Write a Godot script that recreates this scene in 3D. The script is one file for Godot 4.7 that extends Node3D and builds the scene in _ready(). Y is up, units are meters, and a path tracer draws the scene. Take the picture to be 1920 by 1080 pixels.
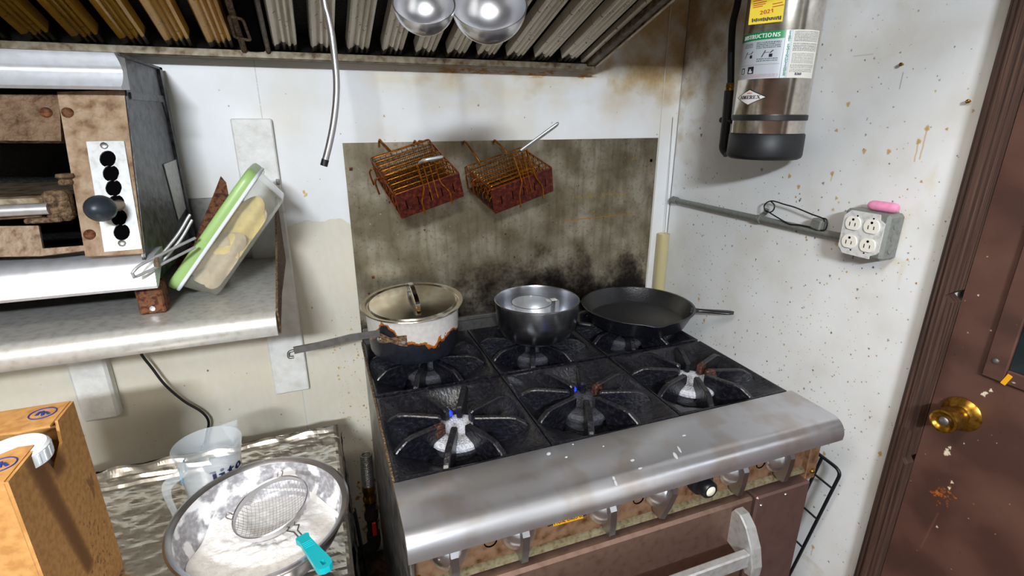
extends Node3D
# An old restaurant kitchen corner: six-burner range, hood, broiler on a shelf, foil-covered table.
# World: y up, back wall at z = 0, right wall at x = 1.139, camera 1.53 m high.

const CAM := Vector3(0, 1.53, 1.45)
const PITCH := -18.459
const YAW := -21.136
const RX := 1.139
var O := Vector3.ZERO
var M := {}
var T := {}
var taken := {}
var rng := RandomNumberGenerator.new()

# ---------------------------------------------------------------- pixel helpers (1920x1080 photo)
func ray(u: float, v: float) -> Vector3:
	var b := Basis.from_euler(Vector3(deg_to_rad(PITCH), deg_to_rad(YAW), 0))
	return b * Vector3((u - 960.0) / 960.0, -(v - 540.0) / 960.0, -1.0)

func px(u: float, v: float, ax: int, val: float) -> Vector3:
	var d := ray(u, v)
	return CAM + d * ((val - CAM[ax]) / d[ax])

func pxp(u: float, v: float, p: Vector3, n: Vector3) -> Vector3:
	var d := ray(u, v)
	return CAM + d * ((p - CAM).dot(n) / d.dot(n))

# ---------------------------------------------------------------- mesh helpers
func S() -> SurfaceTool:
	var st := SurfaceTool.new()
	st.begin(Mesh.PRIMITIVE_TRIANGLES)
	return st

func vert(st: SurfaceTool, p: Vector3, uv: Vector2) -> void:
	st.set_uv(uv)
	st.add_vertex(p - O)

func tri(st: SurfaceTool, a: Vector3, b: Vector3, c: Vector3, ua: Vector2, ub: Vector2, uc: Vector2) -> void:
	vert(st, a, ua); vert(st, c, uc); vert(st, b, ub)

func muv(p: Vector3, n: Vector3) -> Vector2:
	var a := n.abs()
	if a.x >= a.y and a.x >= a.z: return Vector2(p.z, -p.y)
	if a.y >= a.z: return Vector2(p.x, p.z)
	return Vector2(p.x, -p.y)

func face(st: SurfaceTool, pts: Array, centre: Vector3) -> void:
	var m := Vector3.ZERO
	for p in pts: m += p
	m /= pts.size()
	var n: Vector3 = (pts[1] - pts[0]).cross(pts[2] - pts[0])
	if n.dot(m - centre) < 0.0: pts.reverse()
	for i in range(1, pts.size() - 1):
		tri(st, pts[0], pts[i], pts[i + 1], muv(pts[0], n), muv(pts[i], n), muv(pts[i + 1], n))

func box(st: SurfaceTool, c: Vector3, s: Vector3, bev := 0.002, bs := Basis()) -> void:
	st.set_smooth_group(-1)
	var h := s * 0.5
	var b: float = minf(bev, minf(h.x, minf(h.y, h.z)) * 0.8)
	var V := func(sx, sy, sz, k):
		var q := Vector3(sx * (h.x - b), sy * (h.y - b), sz * (h.z - b))
		if k == 0: q.x = sx * h.x
		elif k == 1: q.y = sy * h.y
		else: q.z = sz * h.z
		return c + bs * q
	for s1 in [-1, 1]:
		face(st, [V.call(s1, -1, -1, 0), V.call(s1, 1, -1, 0), V.call(s1, 1, 1, 0), V.call(s1, -1, 1, 0)], c)
		face(st, [V.call(-1, s1, -1, 1), V.call(1, s1, -1, 1), V.call(1, s1, 1, 1), V.call(-1, s1, 1, 1)], c)
		face(st, [V.call(-1, -1, s1, 2), V.call(1, -1, s1, 2), V.call(1, 1, s1, 2), V.call(-1, 1, s1, 2)], c)
		for s2 in [-1, 1]:
			face(st, [V.call(s1, s2, -1, 0), V.call(s1, s2, 1, 0), V.call(s1, s2, 1, 1), V.call(s1, s2, -1, 1)], c)
			face(st, [V.call(s1, -1, s2, 0), V.call(s1, 1, s2, 0), V.call(s1, 1, s2, 2), V.call(s1, -1, s2, 2)], c)
			face(st, [V.call(-1, s1, s2, 1), V.call(1, s1, s2, 1), V.call(1, s1, s2, 2), V.call(-1, s1, s2, 2)], c)
			for s3 in [-1, 1]:
				face(st, [V.call(s1, s2, s3, 0), V.call(s1, s2, s3, 1), V.call(s1, s2, s3, 2)], c)

func bx(st: SurfaceTool, x0: float, x1: float, y0: float, y1: float, z0: float, z1: float, bev := 0.002) -> void:
	box(st, Vector3((x0 + x1) / 2, (y0 + y1) / 2, (z0 + z1) / 2), Vector3(absf(x1 - x0), absf(y1 - y0), absf(z1 - z0)), bev)

# tube along points; r a number or a list; square = flat strap of width r and thickness flat
func tube(st: SurfaceTool, pts: Array, r, n := 8, closed := false) -> void:
	st.set_smooth_group(1)
	var m := pts.size()
	var rings := []
	var up := Vector3.UP
	var first: Vector3 = (pts[1] - pts[0]).normalized()
	if absf(first.dot(up)) > 0.9: up = Vector3.RIGHT
	var nx := (up - first * up.dot(first)).normalized()
	for i in m:
		var t: Vector3
		if closed: t = (pts[(i + 1) % m] - pts[(i - 1 + m) % m]).normalized()
		elif i == 0: t = first
		elif i == m - 1: t = (pts[i] - pts[i - 1]).normalized()
		else: t = (pts[i + 1] - pts[i - 1]).normalized()
		nx = (nx - t * nx.dot(t)).normalized()
		var ny := t.cross(nx)
		var rr: float = r[i] if r is Array else r
		var ring := []
		for k in n:
			var a := TAU * k / n
			ring.append(pts[i] + (nx * cos(a) + ny * sin(a)) * rr)
		rings.append(ring)
	var last := m if closed else m - 1
	for i in last:
		var A: Array = rings[i]
		var B: Array = rings[(i + 1) % m]
		for k in n:
			var k2 := (k + 1) % n
			var u0 := float(k) / n
			var u1 := float(k + 1) / n
			tri(st, A[k], A[k2], B[k2], Vector2(u0, i * .1), Vector2(u1, i * .1), Vector2(u1, i * .1 + .1))
			tri(st, A[k], B[k2], B[k], Vector2(u0, i * .1), Vector2(u1, i * .1 + .1), Vector2(u0, i * .1 + .1))
	if not closed:
		st.set_smooth_group(-1)
		for e in [0, m - 1]:
			var R: Array = rings[e]
			for k in n:
				var k2 := (k + 1) % n
				if e == 0: tri(st, pts[0], R[k2], R[k], Vector2(.5, .5), Vector2(.5, 0), Vector2(0, .5))
				else: tri(st, pts[e], R[k], R[k2], Vector2(.5, .5), Vector2(.5, 0), Vector2(0, .5))

# flat strap: rectangular section w (along side) x t
func strap(st: SurfaceTool, pts: Array, w: float, t: float, side: Vector3) -> void:
	st.set_smooth_group(-1)
	var m := pts.size()
	var rings := []
	for i in m:
		var d: Vector3
		if i == 0: d = (pts[1] - pts[0]).normalized()
		elif i == m - 1: d = (pts[i] - pts[i - 1]).normalized()
		else: d = (pts[i + 1] - pts[i - 1]).normalized()
		var s := (side - d * side.dot(d)).normalized()
		var u := s.cross(d)
		rings.append([pts[i] - s * w / 2 - u * t / 2, pts[i] + s * w / 2 - u * t / 2, pts[i] + s * w / 2 + u * t / 2, pts[i] - s * w / 2 + u * t / 2])
	for i in m - 1:
		var mid: Vector3 = (pts[i] + pts[i + 1]) / 2
		for k in 4:
			face(st, [rings[i][k], rings[i][(k + 1) % 4], rings[i + 1][(k + 1) % 4], rings[i + 1][k]], mid)
	face(st, rings[0].duplicate(), pts[1])
	face(st, rings[m - 1].duplicate(), pts[m - 2])

# profile (r, y) spun about the y axis of xf; profile running upward faces outward
func lathe(st: SurfaceTool, prof: Array, n: int, xf := Transform3D(), a0 := 0.0, a1 := TAU) -> void:
	var g := 10
	var total := 0.0
	for i in prof.size() - 1: total += (prof[i + 1] - prof[i]).length()
	var acc := 0.0
	for i in prof.size() - 1:
		var d: Vector2 = prof[i + 1] - prof[i]
		if i > 0:
			var e: Vector2 = prof[i] - prof[i - 1]
			if absf(e.angle_to(d)) > 0.7: g += 1
		st.set_smooth_group(g)
		var v0 := acc / total
		acc += d.length()
		var v1 := acc / total
		for k in n:
			var b0 := a0 + (a1 - a0) * k / n
			var b1 := a0 + (a1 - a0) * (k + 1) / n
			var P := func(q: Vector2, b: float): return xf * Vector3(q.x * cos(b), q.y, q.x * sin(b))
			var p00: Vector3 = P.call(prof[i], b0)
			var p10: Vector3 = P.call(prof[i], b1)
			var p01: Vector3 = P.call(prof[i + 1], b0)
			var p11: Vector3 = P.call(prof[i + 1], b1)
			var u0 := float(k) / n
			var u1 := float(k + 1) / n
			if prof[i].x > 1e-5: tri(st, p00, p11, p10, Vector2(u0, v0), Vector2(u1, v1), Vector2(u1, v0))
			if prof[i + 1].x > 1e-5: tri(st, p00, p01, p11, Vector2(u0, v0), Vector2(u0, v1), Vector2(u1, v1))

# polygon in local xy pushed out from z0 to z1
func prism(st: SurfaceTool, poly: PackedVector2Array, z0: float, z1: float, xf := Transform3D()) -> void:
	st.set_smooth_group(-1)
	var p := poly
	if Geometry2D.is_polygon_clockwise(p):
		p = p.duplicate(); p.reverse()
	var flip := xf.basis.determinant() < 0.0
	var idx := Geometry2D.triangulate_polygon(p)
	var put := func(a, b, c, ua, ub, uc):
		if flip: tri(st, xf * a, xf * c, xf * b, ua, uc, ub)
		else: tri(st, xf * a, xf * b, xf * c, ua, ub, uc)
	for i in range(0, idx.size(), 3):
		var a := p[idx[i]]
		var b := p[idx[i + 1]]
		var c := p[idx[i + 2]]
		if (b - a).cross(c - a) < 0.0:
			var t := b
			b = c
			c = t
		put.call(Vector3(a.x, a.y, z1), Vector3(b.x, b.y, z1), Vector3(c.x, c.y, z1), a, b, c)
		put.call(Vector3(a.x, a.y, z0), Vector3(c.x, c.y, z0), Vector3(b.x, b.y, z0), a, c, b)
	for i in p.size():
		var a := p[i]
		var b := p[(i + 1) % p.size()]
		put.call(Vector3(a.x, a.y, z0), Vector3(b.x, b.y, z0), Vector3(b.x, b.y, z1), Vector2(a.x, a.y), Vector2(b.x, b.y), Vector2(b.x, b.y + z1 - z0))
		put.call(Vector3(a.x, a.y, z0), Vector3(b.x, b.y, z1), Vector3(a.x, a.y, z1), Vector2(a.x, a.y), Vector2(b.x, b.y + z1 - z0), Vector2(a.x, a.y + z1 - z0))

# prism about z = 0 with chamfered edges on both faces
func prism_bev(st: SurfaceTool, poly: PackedVector2Array, h: float, b: float, xf := Transform3D()) -> void:
	st.set_smooth_group(-1)
	var p := poly
	if Geometry2D.is_polygon_clockwise(p):
		p = p.duplicate(); p.reverse()
	var n := p.size()
	var q := PackedVector2Array()
	for i in n:
		var e0 := (p[i] - p[(i - 1 + n) % n]).normalized()
		var e1 := (p[(i + 1) % n] - p[i]).normalized()
		var nn := Vector2(-e0.y - e1.y, e0.x + e1.x).normalized()
		q.append(p[i] + nn * b / maxf(0.5, nn.dot(Vector2(-e0.y, e0.x))))
	var idx := Geometry2D.triangulate_polygon(q)
	var put := func(a: Vector3, b2: Vector3, c: Vector3): tri(st, xf * a, xf * b2, xf * c, Vector2(a.x, a.y), Vector2(b2.x, b2.y), Vector2(c.x, c.y))
	for i in range(0, idx.size(), 3):
		var a := q[idx[i]]
		var b2 := q[idx[i + 1]]
		var c := q[idx[i + 2]]
		if (b2 - a).cross(c - a) < 0.0:
			var t := b2
			b2 = c
			c = t
		put.call(Vector3(a.x, a.y, h), Vector3(b2.x, b2.y, h), Vector3(c.x, c.y, h))
		put.call(Vector3(a.x, a.y, -h), Vector3(c.x, c.y, -h), Vector3(b2.x, b2.y, -h))
	for i in n:
		var j := (i + 1) % n
		var w := h - b
		var L := [[q[i], q[j], -h], [p[i], p[j], -w], [p[i], p[j], w], [q[i], q[j], h]]
		for k in 3:
			var A0 := Vector3(L[k][0].x, L[k][0].y, L[k][2])
			var A1 := Vector3(L[k][1].x, L[k][1].y, L[k][2])
			var B0 := Vector3(L[k + 1][0].x, L[k + 1][0].y, L[k + 1][2])
			var B1 := Vector3(L[k + 1][1].x, L[k + 1][1].y, L[k + 1][2])
			put.call(A0, A1, B1)
			put.call(A0, B1, B0)

# closed section in (z, y), drawn along x; smooth where the turn is small
func extrude_x(st: SurfaceTool, sec: Array, x0: float, x1: float) -> void:
	var poly := PackedVector2Array(sec)
	var s := sec.duplicate()
	if Geometry2D.is_polygon_clockwise(poly): s.reverse()
	var acc := 0.0
	var g := 20
	for i in s.size():
		var a: Vector2 = s[i]
		var b: Vector2 = s[(i + 1) % s.size()]
		var e: Vector2 = a - s[(i - 1 + s.size()) % s.size()]
		if absf(e.angle_to(b - a)) > 0.6: g += 1
		st.set_smooth_group(g)
		var l := (b - a).length()
		var A0 := Vector3(x0, a.y, a.x)
		var A1 := Vector3(x1, a.y, a.x)
		var B0 := Vector3(x0, b.y, b.x)
		var B1 := Vector3(x1, b.y, b.x)
		tri(st, A0, A1, B1, Vector2(x0, acc), Vector2(x1, acc), Vector2(x1, acc + l))
		tri(st, A0, B1, B0, Vector2(x0, acc), Vector2(x1, acc + l), Vector2(x0, acc + l))
		acc += l
	st.set_smooth_group(-1)
	var pp := PackedVector2Array(s)
	var idx := Geometry2D.triangulate_polygon(pp)
	for i in range(0, idx.size(), 3):
		var q := [pp[idx[i]], pp[idx[i + 1]], pp[idx[i + 2]]]
		if (q[1] - q[0]).cross(q[2] - q[0]) < 0.0: q.reverse()
		# local (z, y): x axis points towards -normal for this order
		tri(st, Vector3(x0, q[0].y, q[0].x), Vector3(x0, q[1].y, q[1].x), Vector3(x0, q[2].y, q[2].x), q[0], q[1], q[2])
		tri(st, Vector3(x1, q[0].y, q[0].x), Vector3(x1, q[2].y, q[2].x), Vector3(x1, q[1].y, q[1].x), q[0], q[2], q[1])

func sheet(st: SurfaceTool, nu: int, nv: int, fn: Callable, flip := false, grp := 3) -> void:
	st.set_smooth_group(grp)
	var P := []
	for j in nv + 1:
		var row := []
		for i in nu + 1: row.append(fn.call(float(i) / nu, float(j) / nv))
		P.append(row)
	for j in nv:
		for i in nu:
			var u0 := float(i) / nu
			var u1 := float(i + 1) / nu
			var v0 := float(j) / nv
			var v1 := float(j + 1) / nv
			var a: Vector3 = P[j][i]
			var b: Vector3 = P[j][i + 1]
			var c: Vector3 = P[j + 1][i + 1]
			var d: Vector3 = P[j + 1][i]
			if flip:
				tri(st, a, c, b, Vector2(u0, v0), Vector2(u1, v1), Vector2(u1, v0))
				tri(st, a, d, c, Vector2(u0, v0), Vector2(u0, v1), Vector2(u1, v1))
			else:
				tri(st, a, b, c, Vector2(u0, v0), Vector2(u1, v0), Vector2(u1, v1))
				tri(st, a, c, d, Vector2(u0, v0), Vector2(u1, v1), Vector2(u0, v1))

func crv(pts: Array, per := 6, closed := false) -> Array:
	var out := []
	var n := pts.size()
	var segs := n if closed else n - 1
	for i in segs:
		var p1: Vector3 = pts[i]
		var p2: Vector3 = pts[(i + 1) % n]
		var p0: Vector3 = pts[(i - 1 + n) % n] if closed or i > 0 else p1 * 2.0 - p2
		var p3: Vector3 = pts[(i + 2) % n] if closed or i < n - 2 else p2 * 2.0 - p1
		for k in per:
			out.append(p1.cubic_interpolate(p2, p0, p3, float(k) / per))
	if not closed: out.append(pts[n - 1])
	return out

# polyline with rounded corners
func rounded(pts: Array, r: float, per := 4, closed := false) -> Array:
	var out := []
	var n := pts.size()
	for i in n:
		if not closed and (i == 0 or i == n - 1):
			out.append(pts[i]); continue
		var p: Vector3 = pts[i]
		var a: Vector3 = pts[(i - 1 + n) % n]
		var b: Vector3 = pts[(i + 1) % n]
		var rr := minf(r, minf((a - p).length(), (b - p).length()) * 0.45)
		var s := p + (a - p).normalized() * rr
		var e := p + (b - p).normalized() * rr
		for k in per + 1:
			var t := float(k) / per
			out.append(s * (1 - t) * (1 - t) + p * 2 * t * (1 - t) + e * t * t)
	return out

# a solid outline traced on a plane, thick metres deep behind it
func slab(st: SurfaceTool, uvs: Array, p: Vector3, n: Vector3, front: float, back: float) -> void:
	n = n.normalized()
	var ex := Vector3.UP.cross(n).normalized()
	if ex.length() < 0.5: ex = Vector3.RIGHT
	var ey := n.cross(ex)
	var poly := PackedVector2Array()
	for q in uvs:
		var w := pxp(q.x, q.y, p, n) - p
		poly.append(Vector2(w.dot(ex), w.dot(ey)))
	prism(st, poly, back, front, Transform3D(Basis(ex, ey, n), p))

func frame_xf(p: Vector3, n: Vector3, roll := 0.0) -> Transform3D:
	n = n.normalized()
	var ref := Vector3.UP if absf(n.y) < 0.95 else Vector3.FORWARD
	var ex := ref.cross(n).normalized()
	var ey := n.cross(ex)
	return Transform3D(Basis(ex, ey, n) * Basis(Vector3(0, 0, 1), roll), p)

# axis-up frame: y axis along n
func up_xf(p: Vector3, n: Vector3) -> Transform3D:
	n = n.normalized()
	var ref := Vector3.RIGHT if absf(n.x) < 0.9 else Vector3.FORWARD
	var ez := ref.cross(n).normalized()
	var ex := n.cross(ez)
	return Transform3D(Basis(ex, n, ez), p)

func obj(called: String, st: SurfaceTool, m: Material, parent: Node = self) -> MeshInstance3D:
	st.generate_normals()
	var o := MeshInstance3D.new()
	o.mesh = st.commit()
	o.material_override = null
	o.mesh.surface_set_material(0, m)
	o.name = numbered(called) if parent == self else called
	parent.add_child(o, true)
	return o

func numbered(called: String) -> String:
	var k: int = taken.get(called, 0)
	taken[called] = k + 1
	return called if k == 0 else "%s_%03d" % [called, k]

func tag(o: Node, label: String, category: String, group := "") -> void:
	o.set_meta("label", label)
	o.set_meta("category", category)
	if group: o.set_meta("group", group)

func thing(called: String, label: String, category: String, at := Vector3.ZERO, rot := Vector3.ZERO, group := "") -> Node3D:
	var o := Node3D.new()
	o.name = numbered(called)
	add_child(o)
	o.position = at
	o.rotation = rot
	tag(o, label, category, group)
	return o

func struct(called: String, st: SurfaceTool, m: Material, parent: Node = self) -> MeshInstance3D:
	var o := obj(called, st, m, parent)
	if parent == self: o.set_meta("kind", "structure")
	return o

var font_cache := {}
func lettering(called: String, txt: String, h: float, m: Material, parent: Node, xf: Transform3D, bend := 0.0, serif := false, weight := 400, wide := 1.0) -> void:
	var f := SystemFont.new()
	f.font_names = PackedStringArray(["Droid Serif" if serif else "Droid Sans"])
	f.font_weight = weight
	var tm := TextMesh.new()
	tm.text = txt
	tm.font = f
	tm.font_size = 32
	tm.pixel_size = h / 23.0
	tm.depth = 0.0006
	tm.curve_step = 1.5
	tm.horizontal_alignment = HORIZONTAL_ALIGNMENT_CENTER
	tm.vertical_alignment = VERTICAL_ALIGNMENT_CENTER
	var arr := tm.get_mesh_arrays()
	var vs: PackedVector3Array = arr[Mesh.ARRAY_VERTEX]
	var ns: PackedVector3Array = arr[Mesh.ARRAY_NORMAL]
	for i in vs.size():
		var p := vs[i]
		var nn := ns[i]
		p.x *= wide
		if bend > 0.0:
			var a := p.x / bend
			p = Vector3(sin(a) * (bend + p.z), p.y, cos(a) * (bend + p.z) - bend)
			nn = Vector3(nn.x * cos(a) + nn.z * sin(a), nn.y, -nn.x * sin(a) + nn.z * cos(a))
		vs[i] = xf * p - O
		ns[i] = xf.basis * nn
	var a2 := []
	a2.resize(Mesh.ARRAY_MAX)
	a2[Mesh.ARRAY_VERTEX] = vs
	a2[Mesh.ARRAY_NORMAL] = ns
	if arr[Mesh.ARRAY_INDEX] != null: a2[Mesh.ARRAY_INDEX] = arr[Mesh.ARRAY_INDEX]
	var am := ArrayMesh.new()
	am.add_surface_from_arrays(Mesh.PRIMITIVE_TRIANGLES, a2)
	am.surface_set_material(0, m)
	var o := MeshInstance3D.new()
	o.mesh = am
	o.name = called
	parent.add_child(o, true)

# ---------------------------------------------------------------- textures
func noise_img(sd: int, w: int, h: int, freq: float, oct := 4, kind := 0, seamless := true) -> Image:
	var n := FastNoiseLite.new()
	n.seed = sd
	n.frequency = freq
	n.fractal_octaves = oct
	n.noise_type = [FastNoiseLite.TYPE_SIMPLEX_SMOOTH, FastNoiseLite.TYPE_CELLULAR, FastNoiseLite.TYPE_SIMPLEX][kind]
	if kind == 2: n.fractal_type = FastNoiseLite.FRACTAL_RIDGED
	var im := n.get_seamless_image(w, h) if seamless else n.get_image(w, h)
	im.convert(Image.FORMAT_L8)
	return im

func ramp_img(im: Image, stops: Array) -> Image:
	var lut := PackedByteArray()
	for i in 256:
		var t := i / 255.0
		var c: Color = stops[0][1]
		for k in stops.size() - 1:
			if t >= stops[k][0]:
				var f := clampf((t - stops[k][0]) / maxf(stops[k + 1][0] - stops[k][0], 1e-4), 0, 1)
				c = (stops[k][1] as Color).lerp(stops[k + 1][1], f)
		lut.append(int(clampf(c.r, 0, 1) * 255)); lut.append(int(clampf(c.g, 0, 1) * 255)); lut.append(int(clampf(c.b, 0, 1) * 255))
	var src := im.get_data()
	var n := src.size()
	var dst := PackedByteArray()
	dst.resize(n * 3)
	for i in n:
		var j := src[i] * 3
		dst[i * 3] = lut[j]; dst[i * 3 + 1] = lut[j + 1]; dst[i * 3 + 2] = lut[j + 2]
	return Image.create_from_data(im.get_width(), im.get_height(), false, Image.FORMAT_RGB8, dst)

func ntex(sd: int, size: int, freq: float, stops: Array, oct := 4, kind := 0) -> ImageTexture:
	return ImageTexture.create_from_image(ramp_img(noise_img(sd, size, size, freq, oct, kind), stops))

func btex(sd: int, w: int, h: int, freq: float, oct := 4, kind := 0) -> ImageTexture:
	return ImageTexture.create_from_image(noise_img(sd, w, h, freq, oct, kind))

func C(r: int, g: int, b: int) -> Color:
	return Color8(r, g, b)

# soft-edged, ragged blot mixed into an image
func blot(im: Image, cx: float, cy: float, rx: float, ry: float, col: Color, a: float, rag := 0.25, soft := 0.25) -> void:
	var ph := rng.randf() * TAU
	var ph2 := rng.randf() * TAU
	var w := im.get_width()
	var h := im.get_height()
	for y in range(maxi(0, int(cy - ry * 1.4)), mini(h, int(cy + ry * 1.4) + 2)):
		for x in range(maxi(0, int(cx - rx * 1.4)), mini(w, int(cx + rx * 1.4) + 2)):
			var dx := (x - cx) / rx
			var dy := (y - cy) / ry
			var d := sqrt(dx * dx + dy * dy)
			if d > 1.4: continue
			var an := atan2(dy, dx)
			var lim := 1.0 + rag * (0.6 * sin(an * 3.0 + ph) + 0.4 * sin(an * 7.0 + ph2))
			var k := clampf((lim - d) / maxf(soft, 0.02), 0, 1) * a
			if k > 0.004: im.set_pixel(x, y, im.get_pixel(x, y).lerp(col, k))

func specks(im: Image, n: int, x0: float, y0: float, x1: float, y1: float, r0: float, r1: float, cols: Array, a0 := 0.4, a1 := 1.0, stretch := 1.4) -> void:
	for i in n:
		var r := r0 + (r1 - r0) * pow(rng.randf(), 3.0)
		blot(im, rng.randf_range(x0, x1), rng.randf_range(y0, y1), r, r * rng.randf_range(0.8, stretch), cols[rng.randi() % cols.size()], rng.randf_range(a0, a1), 0.3, 0.5)

func drip(im: Image, x: float, y: float, l: float, w: float, col: Color, a: float) -> void:
	blot(im, x, y, w * 1.6, w * 2.0, col, a, 0.2, 0.4)
	var xx := x
	for i in int(l):
		xx += rng.randf_range(-0.3, 0.3)
		blot(im, xx, y + i, w * 0.6, 1.2, col, a * 0.5, 0.0, 0.6)

func mat(called: String, col: Color, rough: float, metal := 0.0, tex: Texture2D = null, scale := 0.0, bump: Texture2D = null, bscale := 0.0) -> StandardMaterial3D:
	var m := StandardMaterial3D.new()
	m.resource_name = called
	m.albedo_color = col
	m.roughness = rough
	m.metallic = metal
	m.cull_mode = BaseMaterial3D.CULL_DISABLED
	if tex: m.albedo_texture = tex
	if bump:
		m.heightmap_enabled = true
		m.heightmap_texture = bump
		m.heightmap_scale = bscale
	if scale > 0.0:
		m.uv1_triplanar = true
		m.uv1_world_triplanar = true
		m.uv1_scale = Vector3.ONE * scale
	M[called] = m
	return m

# ---------------------------------------------------------------- materials
func make_materials() -> void:
	rng.seed = 7
	var W := Color.WHITE
	T.mottle = ntex(1, 512, 0.012, [[0.0, C(226, 223, 218)], [0.45, C(242, 241, 239)], [1.0, W]], 5)
	T.fine = ntex(2, 512, 0.03, [[0.1, C(216, 211, 203)], [0.4, C(240, 238, 234)], [1.0, W]], 6)
	T.greasy = ntex(3, 512, 0.02, [[0.1, C(120, 92, 64)], [0.32, C(176, 158, 134)], [0.6, C(206, 196, 180)], [1.0, C(224, 218, 208)]], 6)
	T.rusty = ntex(4, 512, 0.025, [[0.1, C(40, 24, 16)], [0.4, C(96, 52, 26)], [0.55, C(150, 92, 46)], [0.75, C(120, 92, 70)], [1.0, C(84, 70, 62)]], 5)
	T.crust = ntex(5, 512, 0.03, [[0.15, C(70, 54, 40)], [0.4, C(120, 100, 78)], [0.62, C(160, 142, 118)], [1.0, C(190, 176, 156)]], 6)
	T.iron = ntex(6, 512, 0.03, [[0.2, C(8, 8, 13)], [0.55, C(15, 16, 25)], [0.7, C(26, 26, 36)], [0.84, C(48, 41, 40)], [1.0, C(90, 62, 46)]], 6)
	T.sootpan = ntex(8, 512, 0.03, [[0.2, C(9, 9, 13)], [0.6, C(19, 20, 28)], [1.0, C(44, 42, 44)]], 4)
	T.gold = ntex(9, 512, 0.02, [[0.1, C(90, 56, 12)], [0.35, C(176, 122, 34)], [0.6, C(216, 164, 56)], [1.0, C(232, 200, 112)]], 4)
	T.ash = ntex(10, 512, 0.04, [[0.15, C(126, 124, 128)], [0.45, C(176, 178, 186)], [0.8, C(206, 206, 214)], [1.0, C(170, 140, 116)]], 6)
	T.bake = ntex(11, 512, 0.02, [[0.1, C(50, 16, 12)], [0.45, C(84, 26, 20)], [0.62, C(104, 44, 24)], [1.0, C(150, 88, 36)]], 4)
	T.wood = ImageTexture.create_from_image(ramp_img(wood_img(), [[0.1, C(32, 22, 18)], [0.45, C(66, 46, 38)], [0.7, C(94, 70, 58)], [1.0, C(136, 108, 86)]]))
	T.flour = ntex(13, 512, 0.016, [[0.0, C(202, 200, 200)], [0.5, C(222, 220, 218)], [1.0, C(234, 233, 231)]], 5)
	T.bump = btex(20, 512, 512, 0.04, 5)
	T.bumpc = btex(21, 512, 512, 0.012, 4)
	T.brush = ImageTexture.create_from_image(brush_img())
	T.scratch = ImageTexture.create_from_image(scratch_img())
	mat("paint_white", C(236, 238, 240), 0.5, 0, T.mottle, 1.1)
	mat("paint_trim", C(238, 237, 233), 0.5, 0, T.mottle, 3.3, T.bump, 0.1)
	mat("room_wall", C(188, 187, 182), 0.8)
	mat("room_ceiling", C(226, 224, 216), 0.8)
	mat("floor", C(118, 84, 62), 0.7, 0, T.crust, 2.1, T.bump, 0.3)
	mat("steel", C(196, 198, 204), 0.3, 1.0, T.mottle, 2.0)
	mat("steel_bright", C(226, 226, 230), 0.28, 1.0)
	mat("chrome", C(228, 228, 230), 0.12, 1.0)
	mat("steel_dull", C(150, 148, 146), 0.42, 0.9, T.fine, 3.0)
	mat("steel_greasy", C(200, 190, 176), 0.42, 0.75, T.greasy, 2.2, T.bump, 0.06)
	mat("steel_shelf", C(206, 205, 202), 0.4, 0.4, T.fine, 3.1)
	mat("steel_side", C(190, 188, 186), 0.36, 0.8, T.scratch, 2.0)
	mat("zinc", C(206, 208, 210), 0.38, 0.6, T.fine, 3.0)
	mat("hood_grey", C(158, 152, 138), 0.45, 0.5, T.crust, 2.6, T.bump, 0.1)
	mat("hood_rim", C(170, 166, 152), 0.5, 0.45, T.greasy, 3.2)
	mat("baffle", W, 0.36, 0.3)
	M.baffle.albedo_texture = baffle_img(C(192, 182, 162), C(226, 219, 204), 61)
	M.baffle.uv1_scale = Vector3(1.0 / 0.054, 1, 1)
	mat("baffle_gold", W, 0.3, 0.15)
	M.baffle_gold.albedo_texture = baffle_img(C(176, 118, 30), C(226, 178, 72), 62)
	M.baffle_gold.uv1_scale = Vector3(1.0 / 0.054, 1, 1)
	mat("soot", C(22, 17, 14), 0.8, 0, T.crust, 5.0, T.bump, 0.3)
	mat("black", C(6, 6, 7), 0.95)
	M.black.metallic_specular = 0.1
	mat("black_plastic", C(20, 20, 24), 0.38)
	mat("rubber", C(22, 22, 25), 0.5)
	mat("iron", C(255, 255, 255), 0.34, 0.0, T.iron, 5.0, T.bump, 0.12)
	M.iron.metallic_specular = 0.6
	mat("iron_deck", C(255, 255, 255), 0.5, 0.0, T.iron, 6.0, T.bump, 0.15)
	mat("iron_rusty", C(230, 216, 206), 0.6, 0.0, ntex(7, 512, 0.03, [[0.2, C(20, 16, 18)], [0.5, C(60, 38, 30)], [0.75, C(120, 66, 44)], [1.0, C(150, 88, 56)]], 5), 8.0, T.bump, 0.15)
	mat("skillet", C(230, 230, 240), 0.36, 0.0, T.sootpan, 6.0, T.bump, 0.06)
	M.skillet.metallic_specular = 0.7
	mat("ash", W, 0.9, 0, T.ash, 9.0, T.bump, 0.2)
	mat("burner_dark", C(90, 90, 96), 0.7, 0.2, T.ash, 8.0, T.bump, 0.2)
	mat("rust", C(220, 206, 196), 0.75, 0.15, T.rusty, 5.0, T.bump, 0.2)
	mat("crust", C(190, 172, 150), 0.8, 0.1, T.crust, 6.0, T.bump, 0.4)
	mat("panel_brown", C(172, 140, 118), 0.48, 0.35, T.greasy, 3.0, T.bump, 0.08)
	mat("panel_lip", C(160, 158, 136), 0.5, 0.2, T.greasy, 7.0)
	mat("door_steel", C(146, 118, 106), 0.34, 0.75, T.fine, 2.4)
	mat("column_steel", C(126, 98, 92), 0.4, 0.6, T.mottle, 3.0)
	mat("bake", C(220, 190, 190), 0.45, 0.3, T.bake, 7.0, T.bump, 0.1)
	mat("basket_wire", C(206, 168, 128), 0.26, 0.8, T.gold, 9.0)
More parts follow.
